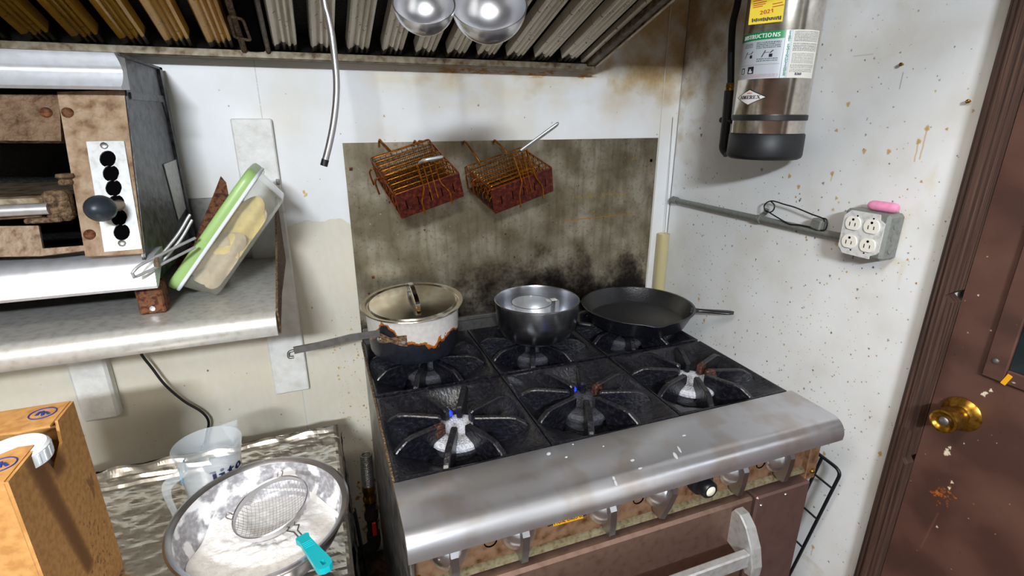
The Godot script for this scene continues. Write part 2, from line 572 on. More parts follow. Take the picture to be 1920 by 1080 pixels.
	mat("basket_wire_dark", C(170, 110, 84), 0.36, 0.7, T.gold, 9.0)
	mat("pan_paint", C(204, 200, 196), 0.4, 0.1)
	mat("cast_tan", C(208, 186, 166), 0.7, 0.15, T.greasy, 2.8, T.bump, 0.35)
	mat("cast_brown", C(152, 128, 106), 0.7, 0.15, T.greasy, 3.6, T.bump, 0.5)
	mat("broiler_side", C(134, 137, 146), 0.4, 0.45, T.scratch, 3.0, T.bump, 0.08)
	mat("wood", W, 0.6, 0)
	M.wood.albedo_texture = T.wood
	M.wood.uv1_triplanar = true
	M.wood.uv1_world_triplanar = true
	M.wood.uv1_scale = Vector3(9, 1.1, 9)
	mat("teal", C(12, 168, 180), 0.35)
	mat("pink", C(238, 150, 190), 0.7, 0, T.mottle, 9.0)
	mat("brass", C(206, 164, 70), 0.28, 0.9, T.greasy, 11.0)
	mat("cream_plastic", C(226, 220, 202), 0.4)
	mat("outlet", C(236, 232, 222), 0.4)
	mat("cover_plate", C(226, 228, 230), 0.42, 0.1, T.fine, 4.0)
	mat("galv", C(140, 144, 140), 0.5, 0.4, T.fine, 5.0)
	mat("cord", C(14, 14, 16), 0.4)
	mat("white_cap", C(232, 238, 244), 0.4)
	mat("yellow", C(246, 214, 10), 0.5)
	mat("sticker", C(236, 168, 20), 0.5)
	mat("ink_red", C(200, 40, 20), 0.6)
	mat("ink_dark", C(26, 26, 34), 0.6)
	mat("ink_blue", C(34, 54, 140), 0.6)
	mat("ink_pale", C(120, 190, 226), 0.6)
	mat("ink_navy", C(18, 26, 64), 0.5)
	mat("ink_green", C(10, 130, 74), 0.5)
	mat("ink_white", C(240, 244, 240), 0.5)
	mat("paper", C(238, 236, 230), 0.6)
	mat("flour", W, 0.95, 0, T.flour, 6.0, T.bump, 0.1)
	mat("plaster_mark", C(196, 198, 200), 0.6)
	mat("tortilla", C(240, 214, 140), 0.85, 0, T.mottle, 11.0)
	mat("tortilla_pale", C(212, 192, 164), 0.85, 0, T.mottle, 11.0)
	for t in ["tortilla", "tortilla_pale"]:
		M[t].backlight_enabled = true
		M[t].backlight = Color(0.2, 0.17, 0.12)
	mat("green_lid", C(164, 198, 122), 0.35)
	var mm := mat("tub_plastic", Color(0.95, 0.94, 0.88, 0.16), 0.2)
	mm.transparency = BaseMaterial3D.TRANSPARENCY_ALPHA
	mm = mat("pitcher_plastic", Color(0.88, 0.92, 0.95, 0.2), 0.2)
	mm.transparency = BaseMaterial3D.TRANSPARENCY_ALPHA
	mm = mat("clear_plastic", Color(0.96, 0.96, 0.97, 0.12), 0.05)
	mm.transparency = BaseMaterial3D.TRANSPARENCY_ALPHA
	mm = mat("tube_plastic", Color(0.88, 0.82, 0.62, 0.5), 0.2)
	mm.transparency = BaseMaterial3D.TRANSPARENCY_ALPHA
	mm = mat("sieve_mesh", Color(0.72, 0.72, 0.74, 0.15), 0.2, 0.0)
	mm.transparency = BaseMaterial3D.TRANSPARENCY_ALPHA
	mat("glass_dark", C(20, 34, 36), 0.08)
	mat("foil", C(232, 228, 220), 0.26, 1.0)
	mat("bowl_steel", C(206, 206, 212), 0.24, 1.0)
	mat("lamp_tube", C(255, 255, 255), 0.5)
	mat("door_paint", W, 0.42)
	mat("flame", C(30, 60, 255), 0.5)
	M.flame.emission_enabled = true
	M.flame.emission = Color(0.08, 0.2, 1.0)
	M.flame.emission_energy_multiplier = 1.0

func baffle_img(lo: Color, hi: Color, sd: int) -> ImageTexture:
	# one filter channel: u across, v from the gutter upward; burnt grease crusted at the lower end, runs of grease along it
	var w := 64
	var h := 1024
	var a := noise_img(sd, w, h, 0.03, 4)
	var o := Image.create_empty(w, h, false, Image.FORMAT_RGB8)
	for y in h:
		for x in w:
			var s := a.get_pixel(x, (y / 10) % h).r
			var g := a.get_pixel(x, y).r
			var c := lo.lerp(hi, clampf(s * 0.7 + g * 0.3, 0, 1))
			if float(y) / h < 0.018 + 0.05 * g * g + 0.02 * s: c = C(26, 20, 16).lerp(C(60, 46, 34), g)
			elif g > 0.82: c = c.lerp(C(90, 66, 40), 0.6)
			o.set_pixel(x, y, c)
	return ImageTexture.create_from_image(o)

# brown film in grainy noise patches: grease, deepened with painted hood shade
func grease_shade(im: Image, sd: int, x0: int, y0: int, x1: int, y1: int, col: Color, amount: Callable) -> void:
	var n := noise_img(sd, 512, 512, 0.012, 6)
	var f := noise_img(sd + 1, 512, 512, 0.09, 3)
	for y in range(maxi(0, y0), mini(im.get_height(), y1)):
		for x in range(maxi(0, x0), mini(im.get_width(), x1)):
			var m: float = amount.call(x, y)
			if m <= 0.0: continue
			var k := clampf((n.get_pixel(x % 512, y % 512).r - 0.85 + m) * 1.3, 0, 1) * (0.75 + 0.25 * f.get_pixel(x % 512, y % 512).r) * minf(m * 1.3, 0.75)
			if k > 0.004: im.set_pixel(x, y, im.get_pixel(x, y).lerp(col, k))

func wood_img() -> Image:
	var im := noise_img(12, 512, 512, 0.035, 4)
	var o := Image.create_empty(512, 512, false, Image.FORMAT_L8)
	for y in 512:
		for x in 512:
			var a := im.get_pixel(x, (y / 16) % 512).r
			var b := im.get_pixel((x * 3) % 512, (y / 4 + 100) % 512).r
			o.set_pixel(x, y, Color(a * 0.6 + b * 0.4, 0, 0))
	return o

func brush_img() -> Image:
	var o := Image.create_empty(512, 512, false, Image.FORMAT_RGB8)
	var rows := []
	for y in 512: rows.append(rng.randf_range(0.82, 1.0))
	for y in 512:
		var k := 0.0
		for x in 512:
			if x % 64 == 0: k = rng.randf_range(-0.04, 0.04)
			var v: float = clampf(rows[y] + k, 0, 1)
			o.set_pixel(x, y, Color(v, v, v))
	return o

func scratch_img() -> Image:
	var o := ramp_img(noise_img(31, 512, 512, 0.02, 5), [[0.1, C(96, 92, 90)], [0.5, C(176, 174, 172)], [1.0, C(222, 220, 216)]])
	for i in 220:
		var x := rng.randf() * 512
		var y := rng.randf() * 512
		var l := rng.randi_range(6, 46)
		var c := C(236, 234, 228) if rng.randf() < 0.6 else C(50, 40, 34)
		for k in l:
			o.set_pixel(int(x + k * 0.08) % 512, int(y + k) % 512, c)
	specks(o, 160, 0, 0, 512, 512, 1, 4, [C(40, 32, 28), C(90, 66, 44), C(230, 228, 220)])
	return o

# ---------------------------------------------------------------- surface pictures (stains, specks, wear, some hood shade)
func wall_right_img() -> ImageTexture:
	# covers z 0..0.9 (left to right), y 2.3 (top) .. 0.4
	rng.seed = 101
	var w := 900
	var h := 1900
	var im := ramp_img(noise_img(40, 512, 1024, 0.008, 5), [[0.1, C(222, 220, 215)], [0.4, C(230, 230, 229)], [1.0, C(238, 240, 241)]])
	im.resize(w, h, Image.INTERPOLATE_BILINEAR)
	var X := func(z): return z / 0.9 * w
	var Y := func(y): return (2.3 - y) / 1.9 * h
	# grease film patches with ragged outlines high up and by the box
	for i in 46: blot(im, rng.randf() * w, Y.call(rng.randf_range(1.62, 2.3)), rng.randf_range(20, 90), rng.randf_range(30, 120), C(196, 172, 132), rng.randf_range(0.03, 0.11), 0.15, 1.0)
	for i in 10: blot(im, X.call(rng.randf_range(0.74, 0.8)), Y.call(rng.randf_range(1.2, 1.42)), rng.randf_range(8, 26), rng.randf_range(10, 36), C(206, 178, 120), rng.randf_range(0.08, 0.2), 0.2, 0.9)
	for i in 20: blot(im, X.call(rng.randf_range(0.0, 0.3)), Y.call(rng.randf_range(1.3, 1.8)), rng.randf_range(20, 70), rng.randf_range(30, 90), C(206, 184, 146), rng.randf_range(0.03, 0.1), 0.15, 1.0)
	# cooked-on grease with hood shade painted in, by the corner and along the top
	grease_shade(im, 90, 0, 0, w, int(Y.call(1.2)), C(150, 112, 62), func(x, y):
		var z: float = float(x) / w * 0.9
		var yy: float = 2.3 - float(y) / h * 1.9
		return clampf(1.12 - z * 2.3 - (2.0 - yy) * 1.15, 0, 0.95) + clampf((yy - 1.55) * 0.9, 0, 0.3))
	var cols := [C(96, 62, 30), C(60, 42, 30), C(150, 104, 52), C(40, 34, 34), C(180, 136, 70), C(110, 108, 100)]
	specks(im, 760, 0, Y.call(1.75), w, Y.call(0.6), 0.7, 2.6, cols)
	specks(im, 480, X.call(0.1), Y.call(1.35), X.call(0.8), Y.call(0.8), 0.7, 3.0, cols)
	specks(im, 60, 0, Y.call(1.6), w, Y.call(1.2), 1.5, 5.5, [C(150, 104, 52), C(180, 140, 80), C(96, 62, 30)], 0.5, 0.9)
	specks(im, 160, X.call(0.5), Y.call(0.9), w, Y.call(0.4), 0.7, 3.2, cols)
	for q in [[1738, 240, 60], [1722, 265, 40], [1666, 284, 0], [1590, 195, 0], [1480, 330, 0], [1497, 350, 0], [1620, 283, 0], [1560, 325, 18], [1310, 560, 10], [1320, 600, 10], [1545, 850, 16], [1650, 850, 8], [1524, 1025, 30]]:
		var p := px(q[0], q[1], 0, RX)
		drip(im, X.call(p.z), Y.call(p.y), q[2], 3.2, C(196, 150, 84), 0.8)
	for q in [[1693, 135, 40, C(110, 92, 70)], [1600, 105, 30, C(130, 110, 90)]]:
		var p := px(q[0], q[1], 0, RX)
		for k in int(q[2]): blot(im, X.call(p.z) + (k * 1.5 if q[1] == 105 else 0.0), Y.call(p.y) + (0.0 if q[1] == 105 else k * 0.8), 1.6, 1.6, q[3], 0.22, 0.1, 0.8)
	return ImageTexture.create_from_image(im)

func wall_back_img() -> ImageTexture:
	# covers x -0.9..1.14, y 1.9 (top) .. 0.1
	rng.seed = 102
	var w := 1632
	var h := 1440
	var im := ramp_img(noise_img(41, 816, 720, 0.008, 5), [[0.1, C(224, 220, 212)], [0.4, C(230, 229, 227)], [1.0, C(238, 239, 241)]])
	im.resize(w, h, Image.INTERPOLATE_BILINEAR)
	var X := func(x): return (x + 0.9) / 2.04 * w
	var Y := func(y): return (1.9 - y) / 1.8 * h
	# yellowed grease under the hood, bounded on the left by the old panel edge
	for i in 60:
		var sx := rng.randf_range(0.17, 1.1)
		blot(im, X.call(sx), Y.call(1.655 - absf(rng.randfn(0, 0.045))), rng.randf_range(20, 80), rng.randf_range(8, 34), C(216, 178, 108), rng.randf_range(0.05, 0.13), 0.15, 1.0)
	for i in 26: blot(im, X.call(rng.randf_range(0.35, 0.82)), Y.call(1.655 - absf(rng.randfn(0, 0.006))), rng.randf_range(4, 26), rng.randf_range(2, 5), C(186, 112, 24), rng.randf_range(0.3, 0.8), 0.5, 0.6)
	for i in 20: blot(im, X.call(rng.randf_range(0.84, 1.14)), Y.call(rng.randf_range(1.5, 1.9)), rng.randf_range(30, 80), rng.randf_range(40, 120), C(188, 150, 100), rng.randf_range(0.04, 0.12), 0.15, 1.0)
	# brown grease around the hood, its shaded corner painted in as well
	grease_shade(im, 92, int(X.call(0.1)), 0, w, int(Y.call(1.3)), C(168, 126, 66), func(x, y):
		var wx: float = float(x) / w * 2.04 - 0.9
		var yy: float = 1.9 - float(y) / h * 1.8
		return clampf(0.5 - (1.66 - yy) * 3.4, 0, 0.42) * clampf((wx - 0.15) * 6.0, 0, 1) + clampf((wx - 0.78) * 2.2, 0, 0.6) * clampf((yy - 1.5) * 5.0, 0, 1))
	# creamier tone below a ragged edge
	var ed := noise_img(44, 512, 64, 0.02, 4)
	for x in range(0, int(X.call(0.09))):
		var wx := float(x) / w * 2.04 - 0.9
		var ey: float = 1.268 + (ed.get_pixel(x % 512, 5).r - 0.5) * 0.012 - 0.02 * pow(clampf((wx - 0.05) / 0.04, 0, 1), 2.0) - 0.02 * pow(clampf((-0.045 - wx) / 0.03, 0, 1), 2.0)
		for y in range(int(Y.call(ey)), h):
			var g := ed.get_pixel((x * 3) % 512, y % 64).r
			im.set_pixel(x, y, im.get_pixel(x, y).lerp(C(214, 204, 180), 0.6 + 0.2 * g))
	for i in 60: blot(im, X.call(rng.randf_range(-0.9, 0.09)), Y.call(rng.randf_range(0.1, 1.12)), rng.randf_range(20, 70), rng.randf_range(30, 90), C(222, 208, 176), rng.randf_range(0.08, 0.18), 0.15, 0.9)
	# panel seam
	for y in h:
		var xx: int = int(X.call(-0.094))
		if rng.randf() < 0.9:
			im.set_pixel(xx, y, C(186, 182, 176)); im.set_pixel(xx + 1, y, C(206, 204, 200))
	var cols := [C(150, 110, 60), C(90, 70, 50), C(180, 140, 80), C(120, 116, 110)]
	specks(im, 420, 0, Y.call(1.66), w, Y.call(0.2), 0.7, 2.4, cols)
	specks(im, 220, X.call(0.0), Y.call(1.0), X.call(0.1), Y.call(0.3), 0.7, 3.0, [C(170, 116, 40), C(190, 140, 60), C(140, 90, 40)])
	specks(im, 60, X.call(0.02), Y.call(0.42), X.call(0.1), Y.call(0.2), 2.0, 8.0, [C(180, 116, 20), C(150, 84, 20)])
	var p := px(572, 358, 2, 0.0)
	for k in 6: blot(im, X.call(p.x) + rng.randf_range(-4, 4), Y.call(p.y) + k * 2.0, 2.4, 2.6, C(206, 156, 40), 0.7, 0.4, 0.5)
	return ImageTexture.create_from_image(im)

func backsplash_img() -> ImageTexture:
	# covers x 0.087..1.068, y 1.466 (top)..0.9
	rng.seed = 103
	var w := 1200
	var h := 700
	var n1 := noise_img(50, w / 2, h / 2, 0.012, 5)
	n1.resize(w, h, Image.INTERPOLATE_BILINEAR)
	var n2 := noise_img(51, w, h, 0.05, 5)
	var streak := noise_img(52, w, 64, 0.03, 4)
	var im := Image.create_empty(w, h, false, Image.FORMAT_RGB8)
	for y in h:
		for x in w:
			var a := n1.get_pixel(x, y).r
			var b := n2.get_pixel(x, y).r
			var s := streak.get_pixel(x, y / 12).r
			var c := C(118, 108, 88).lerp(C(166, 158, 140), clampf(a * 1.7 - 0.35, 0, 1))
			c = c.lerp(C(104, 86, 54), clampf((b - 0.6) * 2.0, 0, 0.35))
			c = c.lerp(C(80, 66, 46), clampf((s - 0.5) * 0.8, 0, 0.2))
			# burnt-on soot low down, ragged upper outline
			var fx := float(x) / w
			var edge := 0.8 - 0.16 * exp(-pow((fx - 0.93) / 0.07, 2.0)) - 0.18 * exp(-pow((fx - 0.62) / 0.2, 2.0)) - 0.05 * exp(-pow((fx - 0.3) / 0.14, 2.0))
			edge += (a - 0.5) * 0.28 + (b - 0.5) * 0.16 + (s - 0.5) * 0.06
			var k := clampf((float(y) / h - edge) / 0.24, 0, 1)
			c = c.lerp(C(34, 24, 20).lerp(C(16, 14, 18), b), k * 0.94)
			im.set_pixel(x, y, c)
	specks(im, 520, 0, 0, w, h * 0.9, 0.8, 2.8, [C(176, 132, 50), C(110, 72, 34), C(60, 44, 34), C(210, 190, 140)])
	specks(im, 170, w * 0.6, 0, w, h * 0.5, 0.8, 3.6, [C(196, 150, 40), C(170, 116, 40)])
	specks(im, 20, 0, h * 0.2, w * 0.5, h * 0.8, 2, 5, [C(84, 34, 22)], 0.7, 1.0)
	for i in 46: drip(im, rng.randf() * w, rng.randf() * h * 0.6, rng.randf_range(20, 120), 1.3, C(160, 124, 62), rng.randf_range(0.15, 0.5))
	for i in 330: # rusty scratch line
		blot(im, w * 0.66 + i * 0.95, h * 0.44 - i * 0.03 + rng.randf_range(-1, 1), 2, rng.randf_range(0.8, 2.2), C(190, 120, 24), 0.55, 0.2, 0.5)
	for i in 200: blot(im, w * 0.7 + rng.randf() * w * 0.2, h * 0.31 + rng.randfn(0, 5), rng.randf_range(1, 3), 1.4, C(206, 160, 50), 0.5, 0.3, 0.5)
	return ImageTexture.create_from_image(im)

func rail_img() -> ImageTexture:
	# u along x (0.07..1.02), v across the rail
	rng.seed = 104
	var w := 1400
	var h := 300
	var im := Image.create_empty(w, h, false, Image.FORMAT_RGB8)
	var nz := noise_img(55, w / 2, h / 2, 0.012, 4)
	nz.resize(w, h, Image.INTERPOLATE_BILINEAR)
	for y in h:
		for x in w:
			var a := nz.get_pixel(x, y).r
			im.set_pixel(x, y, C(206, 206, 212).lerp(C(176, 160, 146), clampf((a - 0.5) * 1.4, 0, 0.4)))
	return ImageTexture.create_from_image(im)

func door_img() -> ImageTexture:
	# covers z 0.9..1.6, y 1.9..0.3
	rng.seed = 105
	var w := 700
	var h := 1600
	var im := ramp_img(noise_img(60, 350, 800, 0.01, 5), [[0.2, C(74, 50, 43)], [0.5, C(90, 62, 53)], [1.0, C(102, 74, 64)]])
	im.resize(w, h, Image.INTERPOLATE_BILINEAR)
	specks(im, 420, 0, 0, w, h, 0.6, 2.0, [C(50, 30, 26), C(130, 92, 80), C(176, 130, 120), C(60, 30, 30)])
	specks(im, 120, 0, 0, w, h, 1.0, 3.4, [C(230, 220, 206), C(206, 190, 170), C(240, 236, 226)], 0.7, 1.0)
	specks(im, 90, 0, h * 0.4, w, h, 0.8, 3.0, [C(206, 96, 30), C(190, 110, 50)], 0.4, 0.9)
	var A := func(u, v):
		var p := px(u, v, 0, RX)
		return Vector2((p.z - 0.9) / 0.7 * w, (1.9 - p.y) / 1.6 * h)
	for i in 60:
		var q: Vector2 = A.call(1766 + rng.randfn(0, 12), 925 + rng.randfn(0, 7))
		blot(im, q.x, q.y, rng.randf_range(1, 4), rng.randf_range(1, 3), C(212, 110, 26), 0.5, 0.4, 0.5)
	for k in 30:
		var q: Vector2 = A.call(1728 + k * 1.1, 1025 - k * 2.2)
		blot(im, q.x, q.y, 3.0, 3.0, C(150, 108, 84), 0.25, 0.2, 0.8)
	for q0 in [[1777, 846, 6], [1775, 850, 4], [1782, 838, 3], [1781, 914, 3], [1786, 903, 3], [1850, 736, 3], [1859, 731, 3], [1845, 738, 4]]:
		var q: Vector2 = A.call(q0[0], q0[1])
		blot(im, q.x, q.y, q0[2], q0[2] * 1.2, C(236, 226, 200), 0.95, 0.4, 0.3)
	return ImageTexture.create_from_image(im)

func pan_img() -> ImageTexture:
	# saucepan wall: u round, v 0 bottom centre .. 1 rim
	rng.seed = 106
	var w := 1024
	var h := 256
	var n1 := noise_img(70, w, h, 0.01, 5)
	var n2 := noise_img(71, w, h, 0.05, 4)
	var im := Image.create_empty(w, h, false, Image.FORMAT_RGB8)
	for y in h:
		for x in w:
			var a := n1.get_pixel(x, y).r
			var b := n2.get_pixel(x, y).r
			var up := float(y) / h
			var c := C(206, 202, 198).lerp(C(180, 172, 164), b * 0.6)
			var f := float(x) / w
			var e := 0.735 + (a - 0.5) * 0.14 + (b - 0.5) * 0.06
			# burnt patch climbs up by the handle
			e += 0.25 * exp(-pow((f - 0.375) / 0.05, 2.0)) + 0.06 * exp(-pow((f - 0.12) / 0.05, 2.0))
			if up < e: c = C(130, 62, 16).lerp(C(176, 100, 34), b)
			if up < e - 0.02 - 0.03 * b: c = C(36, 26, 24).lerp(C(22, 24, 32), a)
			if up < e - 0.05: c = C(20, 22, 30).lerp(C(34, 36, 46), b)
			im.set_pixel(x, y, c)
	return ImageTexture.create_from_image(im)

func bowl_img() -> ImageTexture:
	# inside of flour bowl, u round, v 0 rim .. 1 bottom: smears of flour on steel (white = flour)
	rng.seed = 107
	var w := 1024
	var h := 256
	var n1 := noise_img(74, w, h, 0.012, 5)
	var n2 := noise_img(75, w, h, 0.06, 4)
	var im := Image.create_empty(w, h, false, Image.FORMAT_RGB8)
	for y in h:
		for x in w:
			var a := n1.get_pixel(x, y).r
			var b := n2.get_pixel(x, y).r
			var k := clampf((a - 0.5) * 7.0, 0, 1)
			var dust := clampf((b - 0.35) * 1.3, 0, 0.6)
			im.set_pixel(x, y, C(150, 148, 152).lerp(C(206, 206, 212), dust).lerp(C(240, 240, 242), k))
	return ImageTexture.create_from_image(im)

func card_img(stain: bool) -> ImageTexture:
	rng.seed = 108
	var w := 512
	var h := 768
	var im := ramp_img(noise_img(80, w, h, 0.03, 5), [[0.2, C(176, 124, 66)], [0.5, C(192, 140, 78)], [1.0, C(206, 156, 94)]])
	specks(im, 500, 0, 0, w, h, 0.6, 1.6, [C(150, 104, 56), C(214, 170, 112)])
	if stain:
		var oil := C(112, 70, 28)
		# u 0 = front edge (left in the photo) .. 1 = back edge; v 0 = top
		for k in 110: blot(im, 150 + k * 1.05, 12 + k * 5.0, 60 - k * 0.14, 22, oil, 0.26, 0.05, 0.5)
		for k in 30: blot(im, 232 + k * 2, 20 + k * 4.5, 60, 24, oil, 0.2, 0.08, 0.5)
		blot(im, 452, 330, 26, 52, oil, 0.6, 0.4, 0.4)
		for i in 130:
			var r := 2.0 + 7.0 * pow(rng.randf(), 2.0)
			blot(im, clampf(rng.randfn(350, 55), 120, 500), rng.randfn(560, 110), r * 0.8, r, oil, rng.randf_range(0.4, 0.9), 0.3, 0.4)
	return ImageTexture.create_from_image(im)

func label_img() -> ImageTexture:
	# extinguisher label: left grey instruction panel, green strip of letters, right small print
	rng.seed = 109
	var w := 768
	var h := 380
	var im := Image.create_empty(w, h, false, Image.FORMAT_RGB8)
	im.fill(C(196, 200, 206))
	im.fill_rect(Rect2i(0, 0, 450, 62), C(10, 146, 78))
	im.fill_rect(Rect2i(450, 0, 6, h), C(120, 126, 130))
	im.fill_rect(Rect2i(508, 0, w - 508, h), C(228, 224, 214))
	var rows := func(x0: int, x1: int, y0: int, y1: int, step: int, th: int, col: Color):
		var y := y0
		while y < y1:
			var x := x0
			while x < x1:
				var l := rng.randi_range(3, 13)
				im.fill_rect(Rect2i(x, y, mini(l, x1 - x), th), col.lerp(C(130, 130, 140), rng.randf() * 0.4))
				x += l + rng.randi_range(2, 5)
			y += step
	rows.call(520, 756, 12, 92, 12, 5, C(60, 60, 66))
	rows.call(520, 756, 104, 168, 11, 5, C(60, 60, 66))
	rows.call(524, 740, 184, 262, 12, 4, C(70, 70, 76))
	rows.call(520, 750, 274, 300, 10, 4, C(60, 62, 80))
	rows.call(520, 740, 308, 330, 10, 4, C(70, 70, 76))
	rows.call(100, 200, 84, 112, 13, 7, C(60, 74, 74))
	rows.call(236, 430, 82, 130, 14, 8, C(60, 84, 80))
	rows.call(252, 420, 214, 246, 16, 8, C(60, 84, 76))
	rows.call(20, 440, 344, 372, 10, 4, C(190, 110, 96))
	im.fill_rect(Rect2i(20, 262, 420, 3), C(150, 140, 120))
	for q in [[120, 140], [290, 140]]:
		im.fill_rect(Rect2i(q[0] + 60, q[1] + 40, 26, 26), C(26, 28, 44))
		for k in 26: im.fill_rect(Rect2i(q[0] + k, q[1] + 60 - k * 2, 7, 5), C(40, 42, 60))
		im.fill_rect(Rect2i(q[0] + 20, q[1] + 26, 40, 4), C(60, 60, 76))
		for k in 20: im.fill_rect(Rect2i(q[0] + 64 + k, q[1] + 30 - k, 8, 4), C(30, 32, 50))
	im.fill_rect(Rect2i(96, 282, 44, 54), C(30, 40, 44))
	im.fill_rect(Rect2i(108, 292, 20, 38), C(220, 224, 226))
	im.fill_rect(Rect2i(178, 276, 60, 60), C(28, 30, 44))
	im.fill_rect(Rect2i(190, 312, 34, 16), C(226, 228, 232))
	im.fill_rect(Rect2i(198, 296, 14, 16), C(226, 228, 232))
	im.flip_y()
	return ImageTexture.create_from_image(im)

# ---------------------------------------------------------------- scene
func _ready() -> void:
	# camera
	var cam := Camera3D.new()
	cam.name = "camera"
	cam.position = CAM
	cam.rotation = Vector3(deg_to_rad(PITCH), deg_to_rad(YAW), 0)
	cam.fov = rad_to_deg(2.0 * atan(540.0 / 960.0))
	cam.near = 0.02
	add_child(cam)
	cam.current = true
	# environment
	var we := WorldEnvironment.new()
	we.name = "environment"
	var env := Environment.new()
	env.background_mode = Environment.BG_COLOR
	env.background_color = Color(0, 0, 0)
	env.tonemap_mode = Environment.TONE_MAPPER_LINEAR
	env.tonemap_exposure = 1.18
	env.sdfgi_enabled = true
	env.ssao_enabled = true
	env.ssil_enabled = true
	we.environment = env
	add_child(we)
	make_materials()
	# lamps: a cool strip light far behind the camera, a warmer ceiling fixture nearer, an added fill lamp
	strip_lamp(Vector3(-0.6, 2.44, 3.5), 8.0, 9.0, Color(0.93, 0.965, 1.0))
	ceiling_lamp(Vector3(-0.6, 2.58, 1.5), 2.8, Color(1.0, 0.97, 0.93), "long ceiling light closest to the hood, above the foil table aisle")
	ceiling_lamp(Vector3(-1.2, 2.58, 3.0), 2.4, Color(1.0, 0.96, 0.9), "added ceiling fill light farther from the hood, beside the hanging strip light")
	build_room()
	build_hood()
	build_range()
	build_pots()
	build_backsplash()
	build_broiler_shelf()
	build_table()
	build_right_wall_things()
	build_small_things()
	report()

func report() -> void:
	var tris := 0
	for n in find_children("*", "MeshInstance3D", true, false):
		for s in n.mesh.get_surface_count():
			var a: Array = n.mesh.surface_get_arrays(s)
			tris += (a[Mesh.ARRAY_INDEX].size() if a[Mesh.ARRAY_INDEX] != null else a[Mesh.ARRAY_VERTEX].size()) / 3
	print("triangles ", tris)

func glow(called: String, col: Color, e: float) -> StandardMaterial3D:
	var m := mat(called, Color(0.9, 0.9, 0.9), 0.5)
	m.emission_enabled = true
	m.emission = col
	m.emission_energy_multiplier = e
	return m

func strip_lamp(at: Vector3, deg: float, energy: float, col: Color) -> void:
	var t := thing("strip_light", "short hanging strip light with a cool white tube", "lamp", at, Vector3(0, deg_to_rad(-deg), 0))
	O = Vector3.ZERO
	var st := S()
	box(st, Vector3(0, 0.06, 0.05), Vector3(0.6, 0.05, 0.16), 0.004)
	obj("housing", st, M.paint_white, t)
	st = S()
	tube(st, [Vector3(-0.25, 0, 0), Vector3(0.25, 0, 0)], 0.03, 12)
	obj("lamp_tube", st, glow("tube_glow", col, 3.0), t)
	for s in [-0.2, 0.2]:
		st = S()
		tube(st, [Vector3(s, 0.08, 0.05), Vector3(s, 2.598 - at.y, 0.05)], 0.004, 6)
		obj("hanger_rod", st, M.steel_dull, t)
	var l := AreaLight3D.new()
	l.name = "strip_area_light"
	l.area_size = Vector2(0.5, 0.12)
	l.light_energy = energy
	l.light_color = col
	l.light_size = 0.1
	l.shadow_enabled = true
	l.area_range = 14.0
	t.add_child(l)
	l.position = Vector3(0, -0.005, -0.04)
	l.rotation = Vector3(deg_to_rad(-18), 0, 0)

func ceiling_lamp(at: Vector3, energy: float, col: Color, label: String) -> void:
	var t := thing("ceiling_light", label, "lamp", at, Vector3.ZERO, "ceiling lights behind the camera")
	O = Vector3.ZERO
	var st := S()
	box(st, Vector3(0, -0.03, 0), Vector3(1.26, 0.06, 0.46), 0.006)
	obj("housing", st, M.paint_white, t)
	st = S()
	box(st, Vector3(0, -0.063, 0), Vector3(1.2, 0.008, 0.4), 0.002)
	obj("diffuser", st, glow("diffuser_glow_%d" % taken["ceiling_light"], col, 1.6), t)
	var l := AreaLight3D.new()
	l.name = "ceiling_area_light"
	l.area_size = Vector2(1.2, 0.4)
	l.light_energy = energy
	l.light_color = col
	l.shadow_enabled = true
	l.area_range = 12.0
	t.add_child(l)
	l.position = Vector3(0, -0.075, 0)
	l.rotation = Vector3(-PI / 2, 0, 0)

